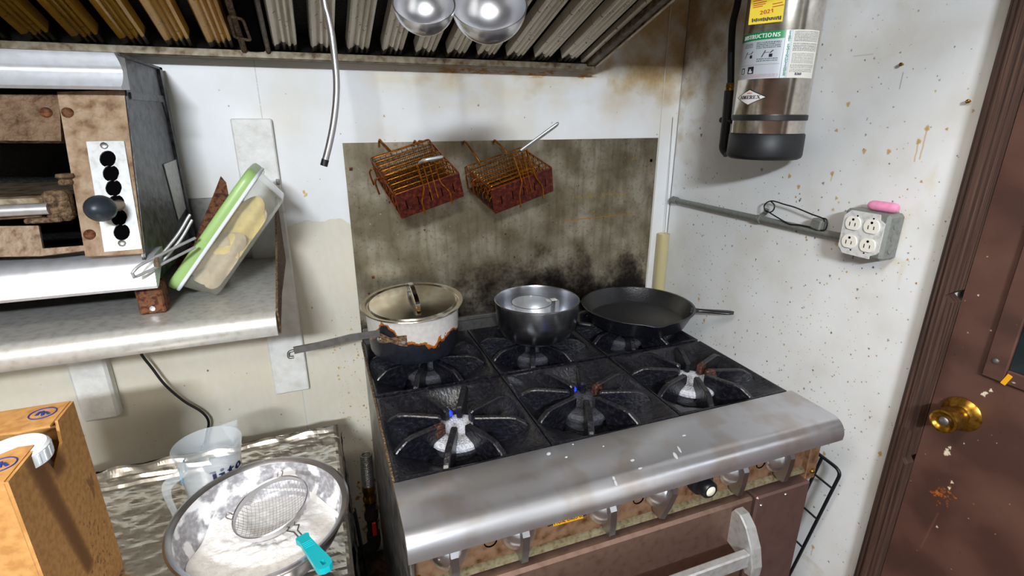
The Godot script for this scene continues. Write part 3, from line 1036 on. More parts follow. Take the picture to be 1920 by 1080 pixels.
func build_room() -> void:
	O = Vector3.ZERO
	var m: StandardMaterial3D
	# back wall, its picture laid over x -0.9..1.14
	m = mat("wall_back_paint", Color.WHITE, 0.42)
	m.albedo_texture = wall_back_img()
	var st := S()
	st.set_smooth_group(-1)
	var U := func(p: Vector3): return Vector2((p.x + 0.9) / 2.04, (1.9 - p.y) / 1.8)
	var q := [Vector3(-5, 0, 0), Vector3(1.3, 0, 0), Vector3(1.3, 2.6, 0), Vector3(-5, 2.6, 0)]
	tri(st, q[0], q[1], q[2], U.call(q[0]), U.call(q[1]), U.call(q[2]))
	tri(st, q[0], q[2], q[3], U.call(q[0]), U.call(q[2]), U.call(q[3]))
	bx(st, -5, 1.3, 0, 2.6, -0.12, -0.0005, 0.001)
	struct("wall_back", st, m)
	# right wall with door opening
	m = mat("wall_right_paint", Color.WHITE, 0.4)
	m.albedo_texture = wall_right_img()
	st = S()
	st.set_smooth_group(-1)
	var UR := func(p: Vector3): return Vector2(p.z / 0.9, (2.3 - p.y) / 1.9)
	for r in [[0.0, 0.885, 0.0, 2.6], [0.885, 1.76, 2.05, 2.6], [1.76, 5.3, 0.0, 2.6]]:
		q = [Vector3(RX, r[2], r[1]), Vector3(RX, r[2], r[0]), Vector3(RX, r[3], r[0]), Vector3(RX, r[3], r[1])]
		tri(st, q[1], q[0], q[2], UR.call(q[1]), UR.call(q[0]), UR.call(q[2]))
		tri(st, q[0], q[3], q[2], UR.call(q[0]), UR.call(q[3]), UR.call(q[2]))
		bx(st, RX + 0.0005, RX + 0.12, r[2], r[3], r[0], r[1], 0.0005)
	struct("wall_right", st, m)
	st = S(); bx(st, -5.12, -5, 0, 2.6, -0.12, 5.4, 0.001); struct("wall_left", st, M.room_wall)
	st = S(); bx(st, -5.1, 1.3, 0, 2.6, 5.3, 5.42, 0.001); struct("wall_front", st, M.room_wall)
	st = S(); bx(st, -5.1, 1.3, -0.1, 0, -0.1, 5.4, 0.001); struct("floor", st, M.floor)
	st = S(); bx(st, -5.1, 1.3, 2.6, 2.7, -0.1, 5.4, 0.001); struct("ceiling", st, M.room_ceiling)
	# greasy curb at the foot of the back wall
	st = S(); bx(st, -0.9, 1.12, 0.0, 0.13, 0.0, 0.2, 0.01); struct("trim_1", st, M.floor)
	# corner batten
	st = S()
	st.set_smooth_group(-1)
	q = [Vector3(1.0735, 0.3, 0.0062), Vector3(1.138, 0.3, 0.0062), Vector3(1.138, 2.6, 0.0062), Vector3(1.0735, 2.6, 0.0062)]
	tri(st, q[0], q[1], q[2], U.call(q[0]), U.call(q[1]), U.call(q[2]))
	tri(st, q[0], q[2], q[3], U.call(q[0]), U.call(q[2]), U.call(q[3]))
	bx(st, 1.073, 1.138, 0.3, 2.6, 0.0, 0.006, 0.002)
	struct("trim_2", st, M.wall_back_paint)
	st = S(); tube(st, [Vector3(1.1385, 0.3, 0.007), Vector3(1.1385, 2.6, 0.007)], 0.0018, 6); struct("trim_3", st, M.steel_dull)
	# door
	m = M.door_paint
	m.albedo_texture = door_img()
	st = S()
	st.set_smooth_group(-1)
	var UD := func(p: Vector3): return Vector2((p.z - 0.9) / 0.7, (1.9 - p.y) / 1.6)
	q = [Vector3(1.1365, 0.01, 1.755), Vector3(1.1365, 0.01, 0.9), Vector3(1.1365, 2.04, 0.9), Vector3(1.1365, 2.04, 1.755)]
	tri(st, q[1], q[0], q[2], UD.call(q[1]), UD.call(q[0]), UD.call(q[2]))
	tri(st, q[0], q[3], q[2], UD.call(q[0]), UD.call(q[3]), UD.call(q[2]))
	bx(st, 1.137, 1.177, 0.01, 2.04, 0.9, 1.755, 0.001)
	var d := struct("door_1", st, m)
	# framed window panel of the door
	st = S()
	bx(st, 1.128, 1.1365, 1.072, 1.9, 0.966, 1.0, 0.002)
	bx(st, 1.128, 1.1365, 1.072, 1.098, 1.0, 1.7, 0.002)
	bx(st, 1.128, 1.1365, 1.84, 1.9, 1.0, 1.7, 0.002)
	obj("panel_frame", st, m, d)
	st = S(); bx(st, 1.133, 1.1362, 1.098, 1.84, 1.0002, 1.68, 0.001); obj("pane", st, M.glass_dark, d)
	st = S(); box(st, px(1887, 712, 0, 1.1275), Vector3(0.001, 0.022, 0.008), 0.0003, Basis(Vector3.RIGHT, 0.3)); obj("tape_scrap", st, M.sticker, d)
	st = S(); lathe(st, [Vector2(0.0055, 0), Vector2(0.005, 0.0015), Vector2(0.003, 0.0026), Vector2(0, 0.003)], 12, up_xf(px(1867, 677, 0, 1.128), Vector3.LEFT)); obj("screw", st, M.steel_dull, d)
	# knob: rose, waisted neck, cupped barrel with a turn button
	var k := px(1803, 776, 0, 1.136)
	var ax := (px(1766, 785, 0, 1.07) - k).normalized()
	ax = Vector3(-1, 0.0, 0.06).normalized()
	st = S()
	lathe(st, [Vector2(0.034, 0.0), Vector2(0.034, 0.003), Vector2(0.031, 0.006), Vector2(0.024, 0.009), Vector2(0.019, 0.012), Vector2(0.017, 0.018)], 28, up_xf(k, ax))
	var kn := obj("knob_rose", st, M.brass, d)
	st = S()
	lathe(st, [Vector2(0.017, 0.014), Vector2(0.0205, 0.022), Vector2(0.0228, 0.036), Vector2(0.0238, 0.058), Vector2(0.0225, 0.064), Vector2(0.019, 0.065), Vector2(0.016, 0.061), Vector2(0.012, 0.058), Vector2(0, 0.057)], 28, up_xf(k, ax))
	obj("knob_barrel", st, M.brass, kn)
	st = S()
	lathe(st, [Vector2(0.0085, 0.054), Vector2(0.0085, 0.062), Vector2(0.006, 0.064), Vector2(0, 0.064)], 14, up_xf(k, ax))
	obj("turn_button", st, M.steel_dull, kn)
	# casing with two notches worn through its inner edge
	st = S()
	var n1 := px(1806, 562, 0, 1.11)
	var n2 := px(1700, 862, 0, 1.11)
	var inner := 0.899
	var seg := PackedVector2Array([Vector2(0.874, 0.0), Vector2(inner, 0.0), Vector2(inner, n2.y - 0.012), Vector2(inner - 0.009, n2.y), Vector2(inner, n2.y + 0.008), Vector2(inner, n1.y - 0.012), Vector2(inner - 0.014, n1.y), Vector2(inner, n1.y + 0.012), Vector2(inner, 2.1), Vector2(0.874, 2.1)])
	prism(st, seg, -1.137, -1.108, Transform3D(Basis(Vector3(0, 0, 1), Vector3(0, 1, 0), Vector3(-1, 0, 0)), Vector3.ZERO))
	bx(st, 1.112, 1.138, 0.0, 2.1, 0.862, 0.8745, 0.003)
	bx(st, 1.120, 1.138, 0.0, 2.1, 0.853, 0.8625, 0.003)
	bx(st, 1.108, 1.138, 2.05, 2.13, 0.853, 1.8, 0.003)
	struct("trim_4", st, M.wood)

# ---------------------------------------------------------------- hood
func build_hood() -> void:
	var base := Vector3(0.1, 1.655, 0.0)
	var t := thing("range_hood", "greasy steel exhaust hood with slanted baffle filters above the range", "range hood", base)
	O = base
	var ang := deg_to_rad(18.6)
	var sd := Vector3(0, sin(ang), cos(ang))          # up the filter, towards the room
	var dn := Vector3(0, -cos(ang), sin(ang))         # out of the filter face
	var org := Vector3(0, 1.673, 0.052)
	var LEN := 0.62
	var st := S()
	# gutter along the wall
	extrude_x(st, [Vector2(0.0, 1.658), Vector2(0.058, 1.655), Vector2(0.062, 1.658), Vector2(0.062, 1.672), Vector2(0.058, 1.673), Vector2(0.056, 1.662), Vector2(0.004, 1.665), Vector2(0.0, 1.70)], -0.95, 0.792)
	obj("gutter", st, M.hood_rim, t)
	# dark plenum behind the baffles
	st = S()
	var bs := Basis(Vector3.RIGHT, -dn, sd)
	box(st, org + sd * (LEN / 2) - dn * 0.045 + Vector3(-0.08, 0, 0), Vector3(1.74, 0.01, LEN), 0.001, bs)
	obj("plenum_plate", st, M.soot, t)
	st = S()
	bx(st, -0.95, 0.786, 1.668, 1.74, 0.036, 0.046, 0.001)
	obj("plenum_back", st, M.soot, t)
	# side panels; unseen front canopy, its lip lowered to shade the wall corner
	st = S()
	extrude_x(st, [Vector2(0.0, 1.66), Vector2(0.055, 1.66), Vector2(0.055 + LEN * cos(ang), 1.66 + LEN * sin(ang)), Vector2(1.0, 1.885), Vector2(1.0, 2.6), Vector2(0.0, 2.6)], 0.786, 0.794)
	obj("side_panel", st, M.steel_greasy, t)
	st = S()
	var fz := 0.055 + LEN * cos(ang)
	bx(st, -0.95, 0.794, 1.66 + LEN * sin(ang), 1.90 + 0.05, fz, fz + 0.01)
	bx(st, -0.95, 0.794, 1.945, 1.955, fz, 1.0)
	bx(st, -0.95, 0.794, 1.885, 2.6, 1.0, 1.012)
	obj("shading_canopy", st, M.steel_dull, t)
	st = S()
	extrude_x(st, [Vector2(0.0, 1.66), Vector2(0.055, 1.66), Vector2(fz, 1.66 + LEN * sin(ang)), Vector2(1.0, 1.885), Vector2(1.0, 2.6), Vector2(0.0, 2.6)], -0.958, -0.95)
	obj("side_panel", st, M.steel_greasy, t)
	# frames
	var frame := func(x0: float, x1: float, m: Material, off := 0.0):
		var s2 := S()
		box(s2, org + sd * (LEN / 2) + dn * off + Vector3((x0 + x1) / 2, 0, 0), Vector3(x1 - x0, 0.02, LEN), 0.003, bs)
		obj("filter_frame", s2, m, t)
	frame.call(0.762, 0.786, M.hood_grey, 0.0)
	frame.call(0.748, 0.762, M.baffle, -0.012)
	frame.call(-0.062, -0.052, M.hood_grey)
	frame.call(-0.098, -0.064, M.black, -0.004)
	frame.call(-0.112, -0.100, M.crust)
	# baffle channels
	var chan := func(x0: float, w: float, m: Material):
		var s2 := S()
		var prof := [Vector2(0, -0.022), Vector2(0.002, -0.001), Vector2(0.10 * w, 0.003), Vector2(0.26 * w, 0.0), Vector2(0.34 * w, -0.004), Vector2(0.42 * w, 0.001), Vector2(0.5 * w, 0.001), Vector2(0.56 * w, -0.004), Vector2(0.64 * w, 0.001), Vector2(0.72 * w, 0.001), Vector2(0.78 * w, -0.004), Vector2(0.86 * w, 0.002), Vector2(w - 0.002, -0.001), Vector2(w, -0.022)]
		for i in prof.size() - 1:
			s2.set_smooth_group(-1)
			var a: Vector2 = prof[i]
			var b: Vector2 = prof[i + 1]
			var A: Vector3 = org + Vector3(x0 + a.x, 0, 0) + dn * a.y + sd * 0.012
			var B: Vector3 = org + Vector3(x0 + b.x, 0, 0) + dn * b.y + sd * 0.012
			var A2 := A + sd * (LEN - 0.02)
			var B2 := B + sd * (LEN - 0.02)
			tri(s2, A, B2, B, Vector2(a.x, 0), Vector2(b.x, 1), Vector2(b.x, 0))
			tri(s2, A, A2, B2, Vector2(a.x, 0), Vector2(a.x, 1), Vector2(b.x, 1))
		obj("baffle", s2, m, t)
	for i in 10: chan.call(-0.047 + i * 0.0795, 0.054, M.baffle)
	for i in 10: chan.call(-0.178 - i * 0.0795, 0.054, M.baffle_gold)
	# crusted wire handle on the left filter
	st = S()
	var hp := []
	for q in [[428, 30], [455, 36], [470, 76], [440, 70]]: hp.append(pxp(q[0], q[1], org + dn * 0.012, dn))
	tube(st, rounded(hp, 0.008, 4, true), 0.003, 8, true)
	obj("filter_handle", st, M.crust, t)

# ---------------------------------------------------------------- range
const TOP := 0.9175

func build_range() -> void:
	var base := Vector3(0.54, 0.0, 0.4)
	var t := thing("gas_range", "old six-burner stainless gas range with black cast iron top and oven", "stove", base, Vector3(0, -0.012, 0))
	O = base
	var st := S()
	bx(st, 0.081, 0.088, 0.13, 0.912, 0.03, 0.812, 0.002)
	obj("side_panel", st, M.steel_side, t)
	st = S()
	extrude_x(st, [Vector2(0.03, 0.912), Vector2(0.812, 0.912), Vector2(0.812, 0.9), Vector2(0.03, 0.9)], 0.0775, 0.0812)
	obj("side_trim", st, M.crust, t)
	st = S()
	bx(st, 0.988, 0.995, 0.13, 0.912, 0.03, 0.76, 0.002)
	obj("side_panel", st, M.steel_side, t)
	st = S()
	bx(st, 0.089, 0.987, 0.14, 0.80, 0.04, 0.762, 0.002)
	obj("body", st, M.iron_deck, t)
	st = S()
	bx(st, 0.088, 0.99, 0.80, 0.85, 0.04, 0.77, 0.002)
	obj("burner_deck", st, M.iron_deck, t)
	for xz in [[0.12, 0.1], [0.95, 0.1], [0.12, 0.72], [0.95, 0.72]]:
		st = S()
		lathe(st, [Vector2(0.02, 0.14), Vector2(0.024, 0.12), Vector2(0.018, 0.1), Vector2(0.015, 0.0)], 14, Transform3D(Basis(), Vector3(xz[0], 0, xz[1])))
		obj("leg", st, M.steel_dull, t)
	# back rail
	st = S()
	bx(st, 0.085, 0.992, 0.9, 0.948, 0.02, 0.034, 0.003)
	bx(st, 0.085, 0.992, 0.935, 0.949, 0.024, 0.038, 0.003)
	obj("back_rail", st, M.steel_dull, t)
	# front rail: bullnose
	var sec := [Vector2(0.682, 0.905), Vector2(0.682, 0.9165), Vector2(0.686, 0.919)]
	for k in 11:
		var a := PI / 2 - PI / 2 * k / 10.0
		sec.append(Vector2(0.795 + 0.032 * cos(a), 0.885 + 0.034 * sin(a)))
	sec.append_array([Vector2(0.826, 0.874), Vector2(0.822, 0.872), Vector2(0.82, 0.885), Vector2(0.79, 0.9)])
	st = S()
	extrude_x(st, sec, 0.0775, 1.003)
	var m := mat("rail_steel", Color.WHITE, 0.3, 0.85)
	m.albedo_texture = rail_img()
	m.uv1_scale = Vector3(1.0 / 0.95, 1.0 / 0.3, 1)
	m.uv1_offset = Vector3(-0.07, 0, 0)
	var rail := obj("front_rail", st, m, t)
	# dried white splashes on the rail: thin flakes
	for q in [[1270, 853, 4, 8], [1277, 841, 2.5, 8], [1160, 905, 3, 6], [1156, 896, 3, 4], [1033, 851, 5, 3.5], [1066, 857, 3.5, 2], [1190, 862, 5, 2.5], [1205, 877, 5, 2], [1135, 836, 2.5, 1.5], [1285, 815, 5, 2], [1078, 833, 2.5, 1.5]]:
		var c := px(q[0], q[1], 1, 0.9195)
		var fl := S()
		lathe(fl, [Vector2(0.0, 0.0003), Vector2(0.6, 0.0003), Vector2(1.0, 0.0)], 9, Transform3D(Basis(Vector3(q[2] * 0.0009, 0, 0), Vector3(0, 1, 0), Vector3(-0.3 * q[3] * 0.0013, 0, q[3] * 0.0013)), Vector3(c.x, 0.9193, c.z)))
		obj("dried_splash", fl, M.plaster_mark, rail)
	# control panel
	st = S()
	bx(st, 0.086, 0.968, 0.772, 0.9, 0.768, 0.775, 0.002)
	var panel := obj("control_panel", st, M.panel_brown, t)
	st = S()
	extrude_x(st, [Vector2(0.77, 0.781), Vector2(0.777, 0.781), Vector2(0.783, 0.778), Vector2(0.785, 0.771), Vector2(0.782, 0.771), Vector2(0.77, 0.776)], 0.088, 0.966)
	obj("panel_lip", st, M.panel_lip, panel)
	st = S()
	bx(st, 0.966, 0.996, 0.752, 0.88, 0.70, 0.789, 0.002)
	obj("corner_post", st, M.panel_brown, panel)
	for q in [[0.981, 0.855, 0.7905], [0.981, 0.775, 0.7905], [0.096, 0.79, 0.776]]:
		st = S()
		lathe(st, [Vector2(0.006, 0), Vector2(0.006, 0.003), Vector2(0.003, 0.006), Vector2(0, 0.006)], 12, up_xf(Vector3(q[0], q[1], q[2] - 0.001), Vector3(0, 0, 1)))
		obj("bolt", st, M.brass, panel)
	for x in [0.226, 0.53, 0.838]:
		st = S()
		lathe(st, [Vector2(0.0125, 0.0), Vector2(0.0125, 0.0012), Vector2(0.0105, 0.0012), Vector2(0.0105, -0.004), Vector2(0, -0.004)], 20, up_xf(Vector3(x, 0.823, 0.7755), Vector3(0, 0, 1)))
		obj("pilot_hole", st, M.black, panel)
	# caution sticker
	st = S()
	slab(st, [Vector2(1043, 974), Vector2(1042, 987), Vector2(1098, 971), Vector2(1098, 958), Vector2(1066, 965)], Vector3(0, 0, 0.776), Vector3(0, 0, 1), 0.0006, 0.0)
	obj("sticker", st, M.sticker, panel)
	var sp := px(1069, 975, 2, 0.7768)
	lettering("sticker_print", "DAYTON, OHIO USA", 0.0062, M.ink_dark, panel, frame_xf(sp, Vector3(0, 0, 1)), 0.0, false, 700)
	# knobs
	for q in [[0.154, 0.0], [0.28, -0.03], [0.454, 0.03], [0.581, -0.4], [0.762, -0.08], [0.886, -0.12]]: knob(t, Vector3(q[0], 0.824, 0.776), q[1])
	# thermostat knob: black, stepped, pale worn face
	st = S()
	var kx := up_xf(Vector3(0.672, 0.828, 0.776), Vector3(0, 0, 1))
	lathe(st, [Vector2(0.027, 0.0), Vector2(0.026, 0.014), Vector2(0.019, 0.017), Vector2(0.0185, 0.034), Vector2(0.015, 0.038), Vector2(0.011, 0.038)], 26, kx)
	var th := obj("thermostat_knob", st, M.black_plastic, t)
	st = S()
	lathe(st, [Vector2(0.0112, 0.0375), Vector2(0.009, 0.0395), Vector2(0, 0.04)], 20, kx)
	obj("knob_face", st, M.cream_plastic, th)
	# oven door, column, handle
	st = S()
	bx(st, 0.11, 0.808, 0.22, 0.764, 0.767, 0.802, 0.006)
	var dr := obj("oven_door", st, M.door_steel, t)
	for x in [0.754, 0.16]:
		st = S()
		prism(st, PackedVector2Array([Vector2(0.80, 0.668), Vector2(0.80, 0.74), Vector2(0.806, 0.752), Vector2(0.822, 0.752), Vector2(0.842, 0.735), Vector2(0.862, 0.70), Vector2(0.872, 0.662), Vector2(0.872, 0.64), Vector2(0.858, 0.636), Vector2(0.846, 0.656)]), -0.005, 0.005, Transform3D(Basis(Vector3(0, 0, 1), Vector3(0, 1, 0), Vector3(-1, 0, 0)), Vector3(x, 0, 0)))
		var xs: float = x + (0.008 if x > 0.5 else -0.008)
		strap(st, [Vector3(xs, 0.752, 0.806), Vector3(xs, 0.752, 0.823), Vector3(xs, 0.735, 0.844), Vector3(xs, 0.70, 0.864), Vector3(xs, 0.662, 0.874), Vector3(xs, 0.638, 0.873)], 0.02, 0.004, Vector3.RIGHT)
		obj("handle_bracket", st, M.zinc, dr)
	st = S()
	bx(st, 0.16, 0.75, 0.655, 0.69, 0.846, 0.864, 0.003)
	obj("handle_bar", st, M.zinc, dr)
	st = S()
	bx(st, 0.818, 0.972, 0.16, 0.757, 0.70, 0.80, 0.004)
	var col := obj("front_column", st, M.column_steel, t)
	for q in [[1473, 924], [1428, 945]]:
		st = S()
		lathe(st, [Vector2(0.004, 0), Vector2(0.003, 0.002), Vector2(0, 0.0025)], 10, up_xf(px(q[0], q[1], 2, 0.8), Vector3(0, 0, 1)))
		obj("rivet", st, M.steel_bright, col)
	# grates and burners
	for row in 2:
		for c in 3:
			var ctr := Vector3(0.081 + 0.152 + c * 0.305, TOP, 0.53 - row * 0.312)
			grate(t, ctr, row, c)

func knob(t: Node3D, at: Vector3, turn: float) -> void:
	var st := S()
	lathe(st, [Vector2(0.034, 0.0), Vector2(0.033, 0.003), Vector2(0.029, 0.009), Vector2(0.019, 0.017), Vector2(0.008, 0.022), Vector2(0, 0.023)], 28, up_xf(at, Vector3(0, 0, 1)))
	var k := obj("knob", st, M.steel_bright, t)
	st = S()
	var b := Basis(Vector3(0, 0, 1), turn)
	# lever blade: wedge with flat front
	prism(st, PackedVector2Array([Vector2(0.004, -0.036), Vector2(0.02, -0.04), Vector2(0.031, -0.038), Vector2(0.034, -0.01), Vector2(0.034, 0.02), Vector2(0.028, 0.029), Vector2(0.004, 0.029)]), -0.0065, 0.0065, Transform3D(b * Basis(Vector3(0, 0, 1), Vector3(0, 1, 0), Vector3(-1, 0, 0)), at))
	obj("lever", st, M.steel, k)

func grate(t: Node3D, c: Vector3, row: int, col: int) -> void:
	var h := 0.1508
	var st := S()
	var ring := func(s: float, a: float):
		# s 0 = square outer edge, 1 = round hole
		var d := Vector2(cos(a), sin(a))
		var q: float = h / maxf(absf(d.x), absf(d.y))
		var rr: float = lerpf(q, 0.086, s)
		var y := 0.0
		if s < 0.06: y = 0.0
		else: y = -0.054 * pow((s - 0.06) / 0.94, 0.85)
		# shallow ribs towards the corners
		y += 0.011 * sin(PI * s) * cos(4.0 * a + PI)
		return c + Vector3(d.x * rr, y, d.y * rr)
	var ss := [0.0, 0.02, 0.06, 0.14, 0.3, 0.5, 0.7, 0.85, 1.0]
	st.set_smooth_group(2)
	var N := 64
	for i in ss.size() - 1:
		for k in N:
			var a0 := TAU * k / N
			var a1 := TAU * (k + 1) / N
			var p0: Vector3 = ring.call(ss[i], a0)
			var p1: Vector3 = ring.call(ss[i], a1)
			var p2: Vector3 = ring.call(ss[i + 1], a1)
			var p3: Vector3 = ring.call(ss[i + 1], a0)
			tri(st, p0, p2, p1, Vector2.ZERO, Vector2.ONE, Vector2.RIGHT)
			tri(st, p0, p3, p2, Vector2.ZERO, Vector2.UP, Vector2.ONE)
	st.set_smooth_group(-1)
	for k in N: # skirts
		var a0 := TAU * k / N
		var a1 := TAU * (k + 1) / N
		for e in [0.0, 1.0]:
			var p0: Vector3 = ring.call(e, a0)
			var p1: Vector3 = ring.call(e, a1)
			var dd := Vector3(0, -0.02 if e == 0.0 else -0.01, 0)
			tri(st, p0, p1, p1 + dd, Vector2.ZERO, Vector2.ONE, Vector2.RIGHT)
			tri(st, p0, p1 + dd, p0 + dd, Vector2.ZERO, Vector2.ONE, Vector2.RIGHT)
	var g := obj("grate", st, M.iron, t)
	for k in 8:
		var a := deg_to_rad(22.5 + 45.0 * k)
		var dir := Vector3(cos(a), 0, sin(a))
		var f := S()
		var prof := PackedVector2Array([Vector2(0.034, -0.016), Vector2(0.034, 0.006), Vector2(0.039, 0.010), Vector2(0.08, 0.012), Vector2(0.112, 0.013), Vector2(0.126, 0.011), Vector2(0.147, -0.001), Vector2(0.152, -0.006), Vector2(0.15, -0.02), Vector2(0.12, -0.05), Vector2(0.08, -0.06), Vector2(0.062, -0.026)])
		prism_bev(f, prof, 0.0066, 0.0022, Transform3D(Basis(dir, Vector3.UP, dir.cross(Vector3.UP)), c))
		obj("finger", f, M.iron, g)
		if row == 0 and ((col == 2 and k in [0, 7]) or (col == 1 and k == 7) or (col == 0 and k == 3)):
			f = S()
			prism_bev(f, PackedVector2Array([Vector2(0.0335, -0.0155), Vector2(0.0335, 0.0062), Vector2(0.039, 0.0104), Vector2(0.056, 0.0112), Vector2(0.063, -0.006), Vector2(0.060, -0.0215)]), 0.0069, 0.0022, Transform3D(Basis(dir, Vector3.UP, dir.cross(Vector3.UP)), c))
			obj("scorched_tip", f, M.iron_rusty, g)
	# burner
	var bm: Material = M.ash if row == 0 and col != 1 else M.burner_dark
	st = S()
	var bc := c + Vector3(0, -0.075, 0.0)
	lathe(st, [Vector2(0.03, 0.0), Vector2(0.046, 0.004), Vector2(0.05, 0.036)], 28, Transform3D(Basis(), bc))
	var b := obj("burner", st, M.burner_dark, t)
	st = S()
	lathe(st, [Vector2(0.048, 0.034), Vector2(0.063, 0.038), Vector2(0.064, 0.045), Vector2(0.058, 0.053), Vector2(0.04, 0.056), Vector2(0.028, 0.052), Vector2(0.024, 0.036), Vector2(0.0, 0.03)], 32, Transform3D(Basis(), bc))
	obj("burner_cap", st, bm, b)
	for k in 10:
		var a := TAU * k / 10.0
		st = S()
		lathe(st, [Vector2(0.0032, 0.0), Vector2(0.0032, 0.002), Vector2(0.0018, 0.002), Vector2(0.0018, -0.001)], 8, up_xf(bc + Vector3(cos(a) * 0.048, 0.02, sin(a) * 0.048), Vector3(cos(a), 0, sin(a))))
		if row == 0 and sin(a) > 0.3: obj("gas_port", st, M.steel_dull, b)
	# pilot tube behind the cap
	st = S()
	var p := c + Vector3(-0.006, -0.026, -0.044)
	tube(st, [p + Vector3(0, -0.012, 0), p + Vector3(0, 0.010, 0)], 0.005, 10)
	obj("pilot_tube", st, M.steel_dull, b)
	if row == 0 and col < 2:
		st = S()
		lathe(st, [Vector2(0.0, 0.0), Vector2(0.0075, 0.003), Vector2(0.0078, 0.007), Vector2(0.005, 0.012), Vector2(0.0, 0.016)], 12, Transform3D(Basis(), p + Vector3(0, 0.012, 0)))
		obj("pilot_flame", st, M.flame, b)

# ---------------------------------------------------------------- pots
func build_pots() -> void:
	# enamelled saucepan, burnt round the foot, under a steel lid
	var base := Vector3(0.213, 0.9305, 0.165)
	var t := thing("saucepan", "white enamel saucepan burnt black round its base with long flat handle", "saucepan", base)
	O = Vector3.ZERO
	var m := mat("pan_enamel", Color.WHITE, 0.38)
	m.albedo_texture = pan_img()
	var st := S()
	lathe(st, [Vector2(0, 0), Vector2(0.095, 0), Vector2(0.109, 0.006), Vector2(0.116, 0.02), Vector2(0.119, 0.06), Vector2(0.121, 0.122)], 64, Transform3D())
	obj("pot_wall", st, m, t)
	st = S()
	lathe(st, [Vector2(0.121, 0.122), Vector2(0.125, 0.124), Vector2(0.125, 0.127), Vector2(0.119, 0.128), Vector2(0.117, 0.11), Vector2(0.113, 0.02), Vector2(0.0, 0.006)], 64, Transform3D())
	obj("rim", st, M.steel_dull, t)
	O = base
	# handle: strap from the front-left wall out past the range
	var hs := px(712, 625, 1, 1.022)
	var he := px(551, 657, 1, 1.012)
	var hm := hs.lerp(he, 0.35) + Vector3(0, 0.004, 0)
	st = S()
	strap(st, [hs, hm, hs.lerp(he, 0.7), he], 0.017, 0.0045, Vector3(0.25, 1, 0.0))
	tube(st, rounded([he, he + Vector3(-0.012, -0.002, 0.0), he + Vector3(-0.013, -0.016, 0.002), he + Vector3(-0.002, -0.015, 0.003)], 0.008), 0.0035, 8)
	obj("handle", st, M.steel_dull, t)
	st = S()
	var hb := Vector3(0.213, 1.008, 0.165)
	for a in range(8):
		var a0 := deg_to_rad(108 + a * 5)
		var a1 := deg_to_rad(108 + (a + 1) * 5)
		var r := 0.1225
		var w0 := 0.006 + 0.009 * absf(cos(a * PI / 8.0 - 0.0))
		var w1 := 0.006 + 0.009 * absf(cos((a + 1) * PI / 8.0))
		var A := hb + Vector3(cos(a0) * r, 0, sin(a0) * r)
		var B := hb + Vector3(cos(a1) * r, 0, sin(a1) * r)
		face(st, [A + Vector3(0, w0, 0), B + Vector3(0, w1, 0), B - Vector3(0, w1, 0), A - Vector3(0, w0, 0)], hb)
	obj("handle_plate", st, M.crust, t)
	for a in [112, 144]:
		st = S()
		var d := Vector3(cos(deg_to_rad(a)), 0, sin(deg_to_rad(a)))
		lathe(st, [Vector2(0.006, 0), Vector2(0.005, 0.003), Vector2(0, 0.004)], 14, up_xf(hb + d * 0.1225 + Vector3(0, -0.004, 0), d))
		obj("rivet", st, M.steel_bright, t)
	# lid
	var lc := Vector3(0.214, 1.066, 0.168)
	var ln := Vector3(-0.03, 1, 0.06).normalized()
	t = thing("pot_lid", "round stainless lid with arched strap handle lying askew on the burnt saucepan", "lid", lc, Vector3.ZERO)
	O = lc
	st = S()
	var lx := up_xf(lc, ln)
	lathe(st, [Vector2(0.118, -0.008), Vector2(0.121, 0.0), Vector2(0.131, 0.0), Vector2(0.1335, 0.002), Vector2(0.132, 0.004), Vector2(0.123, 0.003), Vector2(0.119, -0.002), Vector2(0.116, -0.002), Vector2(0.112, 0.003), Vector2(0.08, 0.009), Vector2(0.04, 0.012), Vector2(0, 0.013)], 64, lx)
	obj("lid_disc", st, M.lid_steel if M.has("lid_steel") else mat("lid_steel", C(216, 211, 202), 0.2, 1.0, T.mottle, 5.0), t)
	st = S()
	var h0 := pxp(766, 545, lc + ln * 0.012, ln)
	var h1 := pxp(784, 580, lc + ln * 0.011, ln)
	strap(st, crv([h0, h0 + ln * 0.02 + (h1 - h0) * 0.02, h0.lerp(h1, 0.3) + ln * 0.036, h0.lerp(h1, 0.65) + ln * 0.033, h1 + ln * 0.018 - (h1 - h0) * 0.02, h1], 5), 0.011, 0.004, ln.cross(h1 - h0))
	obj("lid_handle", st, M.chrome, t)
	st = S()
	lathe(st, [Vector2(0.006, 0), Vector2(0.005, 0.003), Vector2(0, 0.004)], 12, up_xf(h1 + (h1 - h0).normalized() * 0.006, ln))
	obj("rivet", st, M.brass, t)

	# deep spun aluminium pot
	base = Vector3(0.551, 0.9305, 0.217)
	t = thing("mixing_pot", "deep brushed steel pot with rounded bottom on the middle back burner", "pot", base)
	O = Vector3.ZERO
	st = S()
	var pm := mat("pot_steel", C(196, 198, 204), 0.27, 1.0, T.brush, 0.0)
	pm.uv1_scale = Vector3(1, 3, 1)
	lathe(st, [Vector2(0, 0.0), Vector2(0.062, 0.0), Vector2(0.08, 0.006), Vector2(0.098, 0.02), Vector2(0.11, 0.042), Vector2(0.1155, 0.07), Vector2(0.117, 0.113), Vector2(0.1195, 0.115), Vector2(0.1195, 0.118), Vector2(0.1165, 0.119), Vector2(0.1145, 0.113), Vector2(0.113, 0.07), Vector2(0.107, 0.042), Vector2(0.095, 0.022), Vector2(0.078, 0.009), Vector2(0.06, 0.004), Vector2(0, 0.004)], 72, Transform3D())
	obj("pot_shell", st, pm, t)
	# clear measuring cup inside the pot
	base = Vector3(0.532, 0.936, 0.225)
	t = thing("measuring_cup", "clear plastic measuring cup sitting inside the steel pot", "cup", base)
	st = S()
